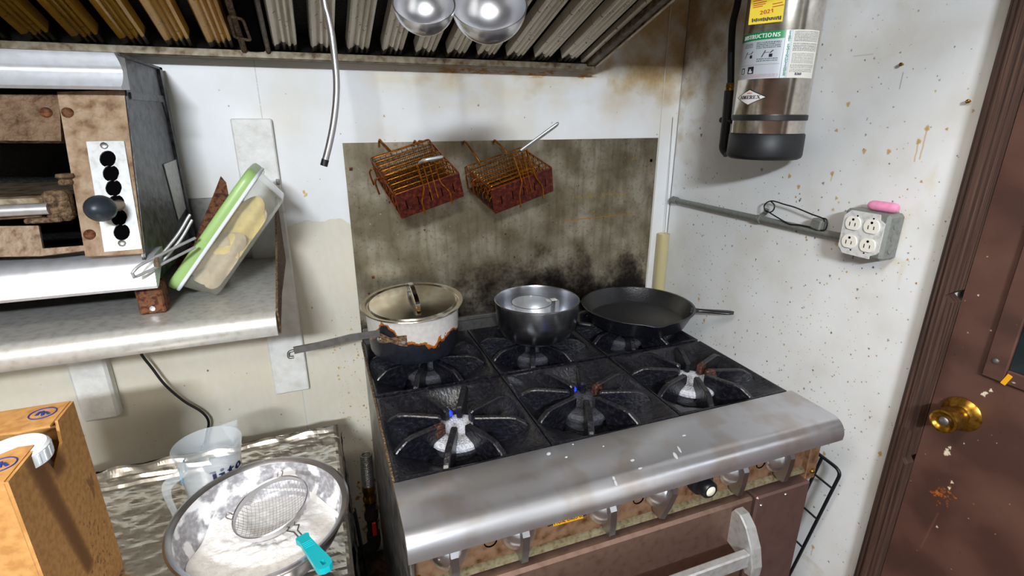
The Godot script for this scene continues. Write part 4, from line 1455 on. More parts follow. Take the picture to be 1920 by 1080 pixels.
	lathe(st, [Vector2(0.0, 0.0), Vector2(0.046, 0.0), Vector2(0.05, 0.004), Vector2(0.0555, 0.106), Vector2(0.057, 0.108), Vector2(0.0545, 0.109), Vector2(0.0485, 0.006), Vector2(0, 0.003)], 48, Transform3D())
	obj("cup_wall", st, M.clear_plastic, t)
	st = S()
	var ring := []
	for k in 40: ring.append(Vector3(cos(TAU * k / 40) * 0.0562, 0.108, sin(TAU * k / 40) * 0.0562))
	tube(st, ring, 0.0009, 6, true)
	obj("cup_rim", st, M.ink_dark, t)
	st = S()
	strap(st, rounded([Vector3(0.053, 0.1, -0.012), Vector3(0.09, 0.1, -0.02), Vector3(0.088, 0.05, -0.02), Vector3(0.052, 0.04, -0.012)], 0.01), 0.014, 0.003, Vector3(0.2, 0, 1))
	obj("handle", st, M.clear_plastic, t)
	st = S()
	box(st, Vector3(0.068, 0.1005, -0.015), Vector3(0.03, 0.003, 0.015), 0.001)
	obj("handle_tab", st, M.cream_plastic, t)

	# cast iron skillet
	base = Vector3(0.896, 0.9305, 0.205)
	t = thing("skillet", "large black cast iron skillet with short handle on the back right burner", "skillet", base)
	st = S()
	var N := 72
	var prof := [Vector2(0, 0), Vector2(0.14, 0), Vector2(0.146, 0.004), Vector2(0.168, 0.05), Vector2(0.1715, 0.051), Vector2(0.1715, 0.053), Vector2(0.165, 0.053), Vector2(0.142, 0.01), Vector2(0.136, 0.006), Vector2(0, 0.005)]
	var lip := func(a: float):
		var f := 0.0
		for s in [105.0, 285.0]:
			var dd: float = absf(wrapf(rad_to_deg(a) - s, -180, 180)) / 9.0
			f += exp(-dd * dd)
		return f
	for i in prof.size() - 1:
		st.set_smooth_group(30 + ([0, 0, 1, 2, 2, 2, 3, 3, 3][i] as int))
		for k in N:
			var a0 := TAU * k / N
			var a1 := TAU * (k + 1) / N
			var P := func(q: Vector2, a: float):
				var r := q.x
				var y := q.y
				if q.y > 0.03:
					r += 0.009 * lip.call(a)
					y -= 0.004 * lip.call(a)
				return Vector3(cos(a) * r, y, sin(a) * r)
			var p0: Vector3 = P.call(prof[i], a0)
			var p1: Vector3 = P.call(prof[i], a1)
			var p2: Vector3 = P.call(prof[i + 1], a1)
			var p3: Vector3 = P.call(prof[i + 1], a0)
			if prof[i].x > 0: tri(st, p0, p2, p1, Vector2.ZERO, Vector2.ONE, Vector2.RIGHT)
			if prof[i + 1].x > 0: tri(st, p0, p3, p2, Vector2.ZERO, Vector2.DOWN, Vector2.ONE)
	obj("pan", st, M.skillet, t)
	O = base
	st = S()
	var s0 := Vector3(1.06, 0.978, 0.262)
	var s1 := Vector3(1.1285, 0.984, 0.372)
	s0 = px(1296, 581, 1, 0.976)
	s1 = px(1376, 587, 1, 0.984)
	s1.x = minf(s1.x, 1.122)
	var hd := (s1 - s0).normalized()
	var sdv := hd.cross(Vector3.UP).normalized()
	var pts := []
	var n := 14
	st.set_smooth_group(5)
	var rings := []
	for i in n + 1:
		var f := float(i) / n
		var w: float = 0.021 - 0.013 * smoothstep(0.0, 0.22, f) + 0.006 * smoothstep(0.3, 0.75, f)
		if f > 0.86: w *= sqrt(maxf(0.02, 1.0 - pow((f - 0.86) / 0.14, 2)))
		var th := 0.0055
		var ctr := s0.lerp(s1, f)
		var r := []
		for k in 12:
			var a := TAU * k / 12
			r.append(ctr + sdv * cos(a) * w + Vector3.UP * sin(a) * th)
		rings.append(r)
	for i in n:
		for k in 12:
			var k2 := (k + 1) % 12
			tri(st, rings[i][k], rings[i][k2], rings[i + 1][k2], Vector2.ZERO, Vector2.ONE, Vector2.RIGHT)
			tri(st, rings[i][k], rings[i + 1][k2], rings[i + 1][k], Vector2.ZERO, Vector2.ONE, Vector2.RIGHT)
	obj("handle", st, M.skillet, t)
	st = S()
	tube(st, rounded([px(1106, 583, 1, 0.975), px(1084, 588, 1, 0.975), px(1084, 607, 1, 0.975), px(1108, 610, 1, 0.975)], 0.015), 0.006, 10)
	obj("helper_handle", st, M.skillet, t)

# ---------------------------------------------------------------- backsplash and taco baskets
func build_backsplash() -> void:
	O = Vector3.ZERO
	var m := mat("backsplash_steel", Color.WHITE, 0.4, 0.72)
	m.albedo_texture = backsplash_img()
	var base := Vector3(0.58, 0.9, 0.004)
	var t := thing("backsplash", "tall stained steel backsplash sheet screwed to the wall behind the range", "backsplash", base)
	O = base
	var st := S()
	st.set_smooth_group(-1)
	var U := func(p: Vector3): return Vector2((p.x - 0.087) / 0.981, (1.466 - p.y) / 0.566)
	var q := [Vector3(0.087, 0.6, 0.0055), Vector3(1.068, 0.6, 0.0055), Vector3(1.068, 1.466, 0.0055), Vector3(0.087, 1.466, 0.0055)]
	tri(st, q[0], q[1], q[2], U.call(q[0]), U.call(q[1]), U.call(q[2]))
	tri(st, q[0], q[2], q[3], U.call(q[0]), U.call(q[2]), U.call(q[3]))
	bx(st, 0.087, 1.068, 0.6, 1.466, 0.0012, 0.0052, 0.0005)
	obj("sheet", st, m, t)
	for p in [[658, 317], [1221, 301], [700, 520]]:
		st = S()
		var c := px(p[0], p[1], 2, 0.006)
		box(st, c, Vector3(0.009, 0.009, 0.002), 0.001)
		obj("nail_head", st, M.rust if p[0] != 1221 else M.black, t)
	basket("wire taco basket with handle pointing out into the room, hung on the backsplash", Vector3(0.226, 1.452, 0.055), Vector3(18.4, 6.6, 17.1), 0.16, 0.215, 0.062, false)
	basket("wire taco basket with long handle pointing up to the right, hung on the backsplash", Vector3(0.484, 1.424, 0.055), Vector3(16.1, 9.2, 16.4), 0.18, 0.16, 0.067, true)

func basket(label: String, at: Vector3, deg: Vector3, W: float, D: float, H: float, right: bool) -> void:
	var rot := Vector3(deg_to_rad(deg.x), deg_to_rad(deg.y), deg_to_rad(deg.z))
	var t := thing("taco_basket", label, "basket", at, rot, "taco shell baskets on the backsplash")
	O = Vector3.ZERO
	var xf := Transform3D(Basis.from_euler(rot), at)
	var inv := xf.affine_inverse()
	var st := S()
	# outer frame, top and bottom loops
	for y in [0.0, -H]:
		tube(st, rounded([Vector3(-W / 2, y, 0), Vector3(W / 2, y, 0), Vector3(W / 2, y, D), Vector3(-W / 2, y, D)], 0.006, 3, true), 0.0018, 6, true)
	for s in [-1, 1]:
		for k in 6:
			var z := D * k / 5.0
			tube(st, [Vector3(s * W / 2, 0, z), Vector3(s * W / 2, -H, z)], 0.0014, 5)
	obj("frame", st, M.basket_wire_dark, t)
	# rows of bent wire that hold the shells
	var rows := 8
	for r in rows:
		var z := D * (r + 0.5) / rows
		st = S()
		var dz := D / rows * 0.42
		for e in [[0.004, 0.0], [-0.016, dz * 0.3], [-0.036, dz * 0.7]]:
			tube(st, rounded([Vector3(-W / 2, e[0] - 0.01, z + e[1]), Vector3(-W / 2 + 0.004, e[0], z + e[1]), Vector3(W / 2 - 0.004, e[0], z + e[1]), Vector3(W / 2, e[0] - 0.01, z + e[1])], 0.004, 2), 0.0016, 6)
		for k in 11:
			var x := -W / 2 + W * (k + 0.5) / 11
			tube(st, [Vector3(x, 0.004, z), Vector3(x, -H + 0.004, z + dz)], 0.0009, 5)
		obj("wire_row", st, M.basket_wire, t)
	# baked front plate with slots
	st = S()
	bx(st, -W / 2, W / 2, -H - 0.004, 0.0, D, D + 0.002, 0.0008)
	var fp := obj("front_plate", st, M.bake, t)
	for k in 5:
		st = S()
		var x := -W / 2 + W * (k + 0.7) / 5.4
		bx(st, x - 0.0012, x + 0.0012, -H * 0.72, -H * 0.36, D + 0.0016, D + 0.0026, 0.0003)
		obj("slot", st, M.black, fp)
	st = S()
	bx(st, -W / 2, W / 2, -H - 0.002, -H, 0.0, D, 0.0005)
	obj("bottom_plate", st, M.soot, t)
	# hooks over the top edge of the backsplash (sheet lies 4 mm off the wall)
	for q in ([[712, 262], [778, 264]] if not right else [[871, 265], [928, 263]]):
		var top := px(q[0], q[1], 2, 0.02)
		var st2 := S()
		var tgt := xf * Vector3(clampf((inv * top).x + 0.012, -W / 2, W / 2), 0.0, 0.0)
		var pts := [Vector3(top.x - 0.002, 1.455, 0.0105), Vector3(top.x - 0.001, top.y - 0.004, 0.012), top, Vector3(top.x + 0.004, top.y - 0.006, 0.03), tgt.lerp(top, 0.5) + Vector3(0, 0, 0.006), tgt]
		var loc := []
		for p in crv(pts, 5): loc.append(inv * p)
		tube(st2, loc, 0.0026, 8)
		obj("hook", st2, M.basket_wire, t)
	# side loops on the left end
	for z in [0.35, 0.6]:
		st = S()
		var b := Vector3(-W / 2, -0.004, D * z)
		tube(st, crv([b + Vector3(0, -0.03, 0), b + Vector3(-0.002, 0.004, 0), b + Vector3(-0.012, 0.012, 0), b + Vector3(-0.022, 0.004, 0), b + Vector3(-0.022, -0.03, 0)], 5), 0.0022, 8)
		obj("side_hook", st, M.basket_wire_dark, t)
	# handle uprights on the front plate, then the handle itself
	st = S()
	var hx := 0.01 if not right else 0.016
	var tx := hx - (0.0 if not right else 0.012)
	var hh := 0.05 if not right else 0.072
	for s in [-1, 1]:
		tube(st, rounded([Vector3(hx + s * 0.035, -H - 0.006, D + 0.012), Vector3(hx + s * 0.036, -H * 0.55, D + 0.012), Vector3(hx + s * 0.02, -0.006, D + 0.006), Vector3(tx + s * 0.02, hh, D - 0.004)], 0.01), 0.0022, 8)
	for s in [-0.35, 0.35]:
		tube(st, [Vector3(hx + s * 0.02, -H * 0.7, D + 0.004), Vector3(tx + s * 0.02, hh - 0.005, D - 0.002)], 0.0016, 6)
	tube(st, [Vector3(hx - 0.022, 0.02, D + 0.002), Vector3(hx + 0.022, 0.02, D + 0.002)], 0.002, 6)
	tube(st, [Vector3(tx - 0.022, hh, D - 0.004), Vector3(tx + 0.022, hh, D - 0.004)], 0.0022, 6)
	obj("handle_stand", st, M.basket_wire, t)
	st = S()
	var hb := xf * Vector3(tx, hh, D - 0.004)
	var ends: Array
	if right:
		var e := px(1045, 233, 2, hb.z + 0.03)
		var sdv := Vector3(0.0, 0.5, 0.86) * 0.007
		ends = rounded([hb - sdv, e - sdv * 1.2, e + sdv * 1.2, hb + sdv], 0.008)
	else:
		var e := px(812, 297, 2, hb.z + 0.15)
		var sdv := Vector3(0.013, 0.002, 0)
		ends = rounded([hb - sdv, e - sdv * 1.5, e + sdv * 1.5, hb + sdv], 0.01)
	var loc := []
	for p in ends: loc.append(inv * p)
	tube(st, loc, 0.0034, 8)
	obj("handle", st, M.zinc, t)

# ---------------------------------------------------------------- shelf, broiler, tub
func build_broiler_shelf() -> void:
	var SY := 1.183
	var base := Vector3(-0.5, SY, 0.0)
	var t := thing("wall_shelf", "greasy stainless wall shelf with rolled front edge carrying the broiler", "shelf", base)
	O = base
	var st := S()
	var sec := [Vector2(0.0, SY), Vector2(0.435, SY)]
	for k in 9:
		var a := PI / 2 - PI * 0.75 * k / 8.0
		sec.append(Vector2(0.448 + 0.024 * cos(a), SY - 0.025 + 0.025 * sin(a)))
	sec.append_array([Vector2(0.452, SY - 0.044), Vector2(0.44, SY - 0.01), Vector2(0.0, SY - 0.006)])
	extrude_x(st, sec, -1.0, -0.0905)
	obj("shelf_plate", st, M.steel_shelf, t)
	st = S()
	bx(st, -1.0, -0.0905, SY, 1.342, 0.0015, 0.004, 0.0005)
	obj("back_upstand", st, M.steel_dull, t)
	st = S()
	prism(st, PackedVector2Array([Vector2(0.004, 1.342), Vector2(0.05, 1.332), Vector2(0.165, 1.288), Vector2(0.33, 1.225), Vector2(0.448, 1.186), Vector2(0.455, 1.14), Vector2(0.43, 1.15), Vector2(0.3, 1.17), Vector2(0.004, 1.17)]), -0.002, 0.002, Transform3D(Basis(Vector3(0, 0, 1), Vector3(0, 1, 0), Vector3(-1, 0, 0)), Vector3(-0.088, 0, 0)))
	obj("end_plate", st, M.crust, t)
	for q in [[500, 445], [514, 372]]:
		st = S()
		lathe(st, [Vector2(0.009, 0), Vector2(0.008, 0.008), Vector2(0.004, 0.011), Vector2(0, 0.011)], 10, up_xf(px(q[0], q[1], 2, 0.004), Vector3(0, 0, 1)))
		obj("bolt", st, M.black, t)
	# battens on the wall behind
	O = Vector3.ZERO
	st = S(); bx(st, -0.163, -0.073, 0.785, 1.527, 0.0, 0.019, 0.003)
	var b := struct("trim_5", st, M.paint_trim)
	st = S(); lathe(st, [Vector2(0.011, 0), Vector2(0.01, 0.005), Vector2(0, 0.006)], 6, up_xf(px(487, 322, 2, 0.019), Vector3(0, 0, 1))); obj("bolt", st, M.paint_trim, b)
	st = S(); box(st, px(521, 341, 2, 0.021), Vector3(0.008, 0.014, 0.003), 0.001); obj("clip", st, M.steel_dull, b)
	st = S(); bx(st, -0.60, -0.522, 0.805, 1.16, 0.0, 0.035, 0.006); struct("trim_6", st, M.paint_trim)

	# broiler -------------------------------------------------
	var bb := Vector3(-0.6, SY, 0.2)
	t = thing("salamander_broiler", "old grimy salamander broiler with black ball lever on the steel shelf", "broiler", bb)
	O = bb
	var XR := -0.287
	var XL := -0.95
	var FP := Vector3(0, 1.573, 0.298)                 # a point of the leaning front
	var FN := Vector3(0, 0.4, 1.0).normalized()
	var prx := func(x): return Transform3D(Basis(Vector3(0, 0, 1), Vector3(0, 1, 0), Vector3(-1, 0, 0)), Vector3(x, 0, 0))
	# right side sheet with raised edges
	st = S()
	prism(st, PackedVector2Array([Vector2(0.02, 1.242), Vector2(0.405, 1.242), Vector2(0.408, 1.297), Vector2(0.30, 1.575), Vector2(0.318, 1.634), Vector2(0.02, 1.634)]), -0.003, 0.003, prx.call(XR - 0.002))
	var side := obj("side_panel", st, M.broiler_side, t)
	st = S()
	prism(st, PackedVector2Array([Vector2(0.02, 1.225), Vector2(0.045, 1.225), Vector2(0.045, 1.634), Vector2(0.02, 1.634)]), -0.003, 0.004, prx.call(XR + 0.004))
	prism(st, PackedVector2Array([Vector2(0.045, 1.575), Vector2(0.29, 1.572), Vector2(0.29, 1.56), Vector2(0.06, 1.561), Vector2(0.046, 1.53)]), -0.001, 0.003, prx.call(XR + 0.003))
	prism(st, PackedVector2Array([Vector2(0.02, 1.634), Vector2(0.318, 1.634), Vector2(0.316, 1.629), Vector2(0.02, 1.629)]), -0.003, 0.004, prx.call(XR + 0.004))
	obj("edge_trim", st, M.broiler_side, side)
	st = S()
	slab(st, [Vector2(306, 308), Vector2(329, 299), Vector2(352, 384), Vector2(334, 412)], Vector3(XR + 0.002, 1.4, 0.1), Vector3(1, 0, 0), 0.0015, 0.0)
	obj("label_plate", st, M.cover_plate, side)
	st = S()
	prism(st, PackedVector2Array([Vector2(0.02, 1.242), Vector2(0.405, 1.242), Vector2(0.408, 1.297), Vector2(0.30, 1.575), Vector2(0.318, 1.634), Vector2(0.02, 1.634)]), -0.003, 0.003, prx.call(XL))
	obj("side_panel", st, M.broiler_side, t)
	st = S()
	bx(st, XL, XR - 0.005, 1.63, 1.636, 0.02, 0.30, 0.001)
	bx(st, XL, XR - 0.005, 1.225, 1.636, 0.02, 0.026, 0.001)
	bx(st, XL, XR - 0.005, 1.241, 1.248, 0.02, 0.40, 0.001)
	bx(st, -0.35, XR - 0.006, 1.24, 1.56, 0.16, 0.166, 0.001)
	obj("shell", st, M.soot, t)
	# bright cove on top of the front
	st = S()
	var cv := []
	for k in 11:
		var f := k / 10.0
		cv.append(Vector2(0.338 - 0.024 * sin(f * PI) - 0.006 * f, 1.632 - 0.05 * f))
	cv.append_array([Vector2(0.34, 1.579), Vector2(0.336, 1.574), Vector2(0.29, 1.576), Vector2(0.28, 1.634)])
	extrude_x(st, cv, XL, XR + 0.004)
	obj("top_cove", st, M.steel_cove if M.has("steel_cove") else mat("steel_cove", C(212, 214, 219), 0.42, 0.55, T.mottle, 6.0), t)
	# face castings on the leaning plane
	st = S()
	slab(st, [Vector2(-260, 178), Vector2(112, 178), Vector2(116, 265), Vector2(-260, 263)], FP, FN, 0.002, -0.01)
	var fb := obj("face_casting", st, M.cast_brown, t)
	st = S()
	slab(st, [Vector2(110, 175), Vector2(235, 172), Vector2(271, 476), Vector2(163, 482)], FP, FN, 0.006, -0.012)
	var fc := obj("lever_casting", st, M.cast_tan, t)
	for q in [[88, 212, 0.003, 0.009], [130, 214, 0.007, 0.009], [171, 441, 0.007, 0.009]]:
		st = S()
		lathe(st, [Vector2(q[3], 0), Vector2(q[3] * 0.9, 0.003), Vector2(q[3] * 0.5, 0.0055), Vector2(0, 0.006)], 16, up_xf(pxp(q[0], q[1], FP, FN) + FN * (q[2] - 0.001), FN))
		box(st, pxp(q[0], q[1], FP, FN) + FN * (q[2] + 0.0046), Vector3(q[3] * 1.5, 0.0016, 0.002), 0.0003, Basis(Vector3.RIGHT, -0.4))
		obj("screw", st, M.rust, fc)
	# slotted plate: two halves either side of a chain of round notches
	var hc := [Vector2(206, 301), Vector2(212, 328), Vector2(217, 355), Vector2(222, 383), Vector2(227, 410), Vector2(232, 437)]
	var R := 15.5
	var lefts := [Vector2(166, 269), Vector2(206, 268)]
	var rights := [Vector2(206, 268), Vector2(236, 268)]
	var le := []
	var re := []
	for i in hc.size():
		for k in 7:
			var a := -PI * 0.38 + PI * 0.76 * k / 6.0
			le.append(hc[i] + Vector2(-cos(a) * R, sin(a) * R))
			re.append(hc[i] + Vector2(cos(a) * R, sin(a) * R))
	lefts.append(hc[0] + Vector2(0, -R)); lefts.append_array(le); lefts.append(hc[5] + Vector2(0, R)); lefts.append(Vector2(235, 471)); lefts.append(Vector2(200, 474))
	var rr := re.duplicate(); rr.reverse()
	rights.append(Vector2(270, 468)); rights.append(Vector2(235, 471)); rights.append(hc[5] + Vector2(0, R)); rights.append_array(rr); rights.append(hc[0] + Vector2(0, -R))
	st = S()
	slab(st, lefts, FP, FN, 0.0095, 0.006)
	slab(st, rights, FP, FN, 0.0095, 0.006)
	var sp := obj("slot_plate", st, M.cover_plate, t)
	st = S()
	var slot := [hc[0] + Vector2(0, -R)]
	slot.append_array(re); slot.append(hc[5] + Vector2(0, R))
	var ll := le.duplicate(); ll.reverse(); slot.append_array(ll)
	slab(st, slot, FP, FN, 0.0066, 0.0055)
	obj("slot", st, M.black, sp)
	for q in [[200, 277], [233, 458]]:
		st = S()
		lathe(st, [Vector2(0.006, 0), Vector2(0.0055, 0.004), Vector2(0.003, 0.005), Vector2(0, 0.005)], 8, up_xf(pxp(q[0], q[1], FP, FN) + FN * 0.009, FN))
		obj("screw", st, M.steel_dull, sp)
	# lever with black egg-shaped ball
	var l0 := pxp(229, 384, FP, FN)
	var l1 := px(188, 391, 2, l0.z + 0.062)
	st = S()
	tube(st, [l0 - FN * 0.02, l0 + (l1 - l0) * 0.1, l0.lerp(l1, 0.75)], 0.0095, 14)
	var lv := obj("lever", st, M.steel_greasy, t)
	st = S()
	var la := (l1 - l0).normalized()
	var eg := []
	for k in 15:
		var f := k / 14.0
		eg.append(Vector2(0.0215 * sin(PI * f) * (1.0 + 0.08 * cos(PI * f)), -0.024 + 0.05 * (0.5 - 0.5 * cos(PI * f))))
	lathe(st, eg, 24, up_xf(l1, la))
	obj("lever_ball", st, M.ball if M.has("ball") else mat("ball", C(40, 50, 60), 0.42, 0, T.fine, 14.0), lv)
	# inside: grid carriage, roller bar, drip tray
	st = S()
	bx(st, XL + 0.01, -0.392, 1.39, 1.405, 0.12, 0.362, 0.003)
	bx(st, XL + 0.01, -0.42, 1.373, 1.392, 0.375, 0.392, 0.002)
	var cg := obj("grid_carriage", st, M.steel_greasy, t)
	st = S()
	var r0 := px(92, 391, 2, 0.40)
	tube(st, [Vector3(XL + 0.02, r0.y, 0.40), r0], 0.0095, 14)
	obj("roller_bar", st, M.zinc, cg)
	st = S()
	box(st, px(112, 385, 2, 0.385), Vector3(0.035, 0.05, 0.03), 0.006)
	box(st, px(85, 412, 2, 0.395), Vector3(0.05, 0.008, 0.02), 0.002)
	lathe(st, [Vector2(0.012, 0), Vector2(0.012, 0.004), Vector2(0.009, 0.008), Vector2(0.014, 0.012), Vector2(0.012, 0.017), Vector2(0, 0.018)], 14, Transform3D(Basis(), px(126, 345, 2, 0.36)))
	obj("roller_bracket", st, M.crust, cg)
	st = S()
	slab(st, [Vector2(-260, 428), Vector2(72, 423), Vector2(80, 466), Vector2(160, 460), Vector2(158, 470), Vector2(75, 480), Vector2(-260, 486)], Vector3(0, 1.33, 0.40), FN, 0.0, -0.006)
	obj("drip_tray", st, M.rust_tray if M.has("rust_tray") else mat("rust_tray", C(186, 166, 150), 0.6, 0.3, T.greasy, 5.0, T.bump, 0.1), t)
	# front ledge
	st = S()
	extrude_x(st, [Vector2(0.34, 1.300), Vector2(0.395, 1.298), Vector2(0.408, 1.292), Vector2(0.415, 1.284), Vector2(0.424, 1.248), Vector2(0.422, 1.243), Vector2(0.41, 1.245), Vector2(0.34, 1.29)], XL, XR + 0.012)
	obj("front_ledge", st, M.steel_cove, t)
	# feet
	for q in [[-0.322, -0.28, 0.345, 0.385], [-0.94, -0.9, 0.345, 0.385], [-0.322, -0.28, 0.03, 0.07], [-0.94, -0.9, 0.03, 0.07]]:
		st = S()
		bx(st, q[0], q[1], SY + 0.0005, 1.2415, q[2], q[3], 0.003)
		obj("foot", st, M.rust, t)
	st = S()
	lathe(st, [Vector2(0.005, 0), Vector2(0.005, 0.003), Vector2(0, 0.004)], 8, up_xf(Vector3(-0.3, SY + 0.012, 0.384), Vector3(0, 0, 1)))
	obj("foot_bolt", st, M.steel_bright, t)

	# tub of tortillas standing on its side -------------------
	build_tub(SY)
	# wire tongs wedged between broiler and tub
	var tg := Vector3(-0.29, 1.26, 0.40)
	t = thing("wire_tongs", "bare steel wire tongs wedged between the broiler and the green lidded tub", "tongs", tg)
	O = tg
	for arm in [[[[248, 512], [262, 498], [300, 478], [366, 446]], [[252, 520], [275, 510], [310, 492], [366, 463]], 0.45], [[[296, 486], [316, 462], [336, 436], [356, 402]], [[304, 490], [322, 470], [342, 444], [360, 412]], 0.44]]:
		st = S()
		var a := []
		for q in arm[0]: a.append(px(q[0], q[1], 2, arm[2] - (q[0] - 250) * 0.0006))
		var bb2 := []
		for q in arm[1]: bb2.append(px(q[0], q[1], 2, arm[2] - (q[0] - 250) * 0.0006))
		bb2.reverse()
		var loop := crv(bb2, 4)
		loop.append_array(crv(a, 4))
		tube(st, loop, 0.0027, 8)
		obj("tong_arm", st, M.zinc, t)
	st = S()
	tube(st, [px(292, 482, 2, 0.425), px(296, 500, 2, 0.425)], 0.004, 8)
	obj("rivet", st, M.steel_greasy, t)
	# rusty scraper blade behind the tub
	var rp := Vector3(-0.21, SY, 0.13)
	t = thing("scraper_blade", "rusty steel scraper blade leaning behind the green lidded tub", "scraper", rp)
	O = rp
	st = S()
	slab(st, [Vector2(414, 330), Vector2(424, 342), Vector2(430, 372), Vector2(420, 520), Vector2(330, 540), Vector2(350, 500), Vector2(372, 432), Vector2(395, 378)], Vector3(-0.2, 1.3, 0.12), Vector3(0.2, 0, 1), 0.001, -0.001)
	obj("blade", st, M.rust, t)

func build_tub(SY: float) -> void:
	# local frame: lid plane leans at 51 degrees; X along the lid, Z across (towards camera), Y out of the tub base towards the lid
	var p0 := Vector3(-0.27, SY + 0.033, 0.27)
	var along := Vector3(0.172, 0.214, 0).normalized()
	var out := Vector3(-along.y, along.x, 0)           # from base to lid
	var bs := Basis(along, out, along.cross(out))
	var t := thing("food_tub", "clear plastic tub with bright green lid tipped on its side holding tortilla scraps", "food container", p0)
	O = p0
	var L := 0.272
	var hz := 0.085
	var rr := func(inset: float, r: float):
		var o := []
		for c in [[L - r, hz - r, 0], [r, hz - r, 90], [r, -hz + r, 180], [L - r, -hz + r, 270]]:
			for k in 6:
				var a := deg_to_rad(c[2] + 18.0 * k)
				o.append(Vector2(c[0] + cos(a) * r, c[1] + sin(a) * r))
		var q := []
		for v in o: q.append(Vector2(L / 2 + (v.x - L / 2) * (1.0 - inset * 2 / L), v.y * (1.0 - inset / hz)))
		return q
	var W := func(v: Vector2, d: float): return p0 + bs * Vector3(v.x, d, v.y)
	var skin := func(st: SurfaceTool, levels: Array, flip: bool):
		st.set_smooth_group(4)
		for i in levels.size() - 1:
			var A: Array = rr.call(levels[i][0], 0.03)
			var B: Array = rr.call(levels[i + 1][0], 0.03)
			for k in A.size():
				var k2 := (k + 1) % A.size()
				var a: Vector3 = W.call(A[k], levels[i][1])
				var b: Vector3 = W.call(A[k2], levels[i][1])
				var c: Vector3 = W.call(B[k2], levels[i + 1][1])
				var d: Vector3 = W.call(B[k], levels[i + 1][1])
				if flip:
					tri(st, a, b, c, Vector2.ZERO, Vector2.ONE, Vector2.RIGHT); tri(st, a, c, d, Vector2.ZERO, Vector2.ONE, Vector2.RIGHT)
				else:
					tri(st, a, c, b, Vector2.ZERO, Vector2.ONE, Vector2.RIGHT); tri(st, a, d, c, Vector2.ZERO, Vector2.ONE, Vector2.RIGHT)
	var cap := func(st: SurfaceTool, inset: float, d: float, up: bool):
		st.set_smooth_group(-1)
		var A: Array = rr.call(inset, 0.03)
		var m: Vector3 = W.call(Vector2(L / 2, 0), d)
		for k in A.size():
			var k2 := (k + 1) % A.size()
			if up: tri(st, m, W.call(A[k2], d), W.call(A[k], d), Vector2.ZERO, Vector2.ONE, Vector2.RIGHT)
			else: tri(st, m, W.call(A[k], d), W.call(A[k2], d), Vector2.ZERO, Vector2.ONE, Vector2.RIGHT)
	var st := S()
	skin.call(st, [[0.022, -0.070], [0.017, -0.067], [0.005, -0.006], [0.001, 0.0]], false)
	cap.call(st, 0.022, -0.070, false)
	obj("tub", st, M.tub_plastic, t)
	st = S()
	skin.call(st, [[-0.002, -0.004], [-0.004, 0.0], [-0.004, 0.010], [0.0, 0.014], [0.012, 0.0145], [0.016, 0.010]], false)
	cap.call(st, 0.016, 0.010, true)
	obj("lid", st, M.green_lid, t)
	st = S()
	skin.call(st, [[-0.0005, -0.010], [-0.0035, -0.009], [-0.0035, -0.004], [-0.0005, -0.003]], false)
	obj("tub_lip", st, M.white_cap, t)
	# torn tortillas standing inside, seen through the wall: wavy discs near the front wall
	rng.seed = 31
	for q in [[0.085, -0.038, 0.064, 0.068, "tortilla_pale"], [0.078, -0.034, 0.052, 0.060, "tortilla_pale"], [0.16, -0.038, 0.066, 0.064, "tortilla"], [0.125, -0.036, 0.053, 0.056, "tortilla"], [0.17, -0.040, 0.050, 0.045, "tortilla_pale"]]:
		st = S()
		var ph := rng.randf() * TAU
		var cx: float = q[0]
		var cy: float = q[1]
		var rad: float = q[2]
		var zz: float = q[3]
		sheet(st, 40, 8, func(u, v):
			var a: float = u * TAU
			var edge: float = 1.0 + 0.1 * sin(a * 3 + ph) + 0.07 * sin(a * 5 + ph * 2)
			var r: float = rad * v * edge
			var lx: float = cx + cos(a) * r
			var ly: float = clampf(cy + sin(a) * r * 0.62, -0.064, -0.006)
			var lz: float = minf(zz - 0.006, zz - 0.008 + 0.010 * sin(lx * 75.0 + ph) * v + 0.006 * sin(ly * 140.0 + ph) - 0.006)
			lz = clampf(lz, -0.06, 0.062)
			lx = clampf(lx, 0.026, L - 0.026)
			return p0 + bs * Vector3(lx, ly, lz))
		obj("tortilla_piece", st, M[q[4]], t)

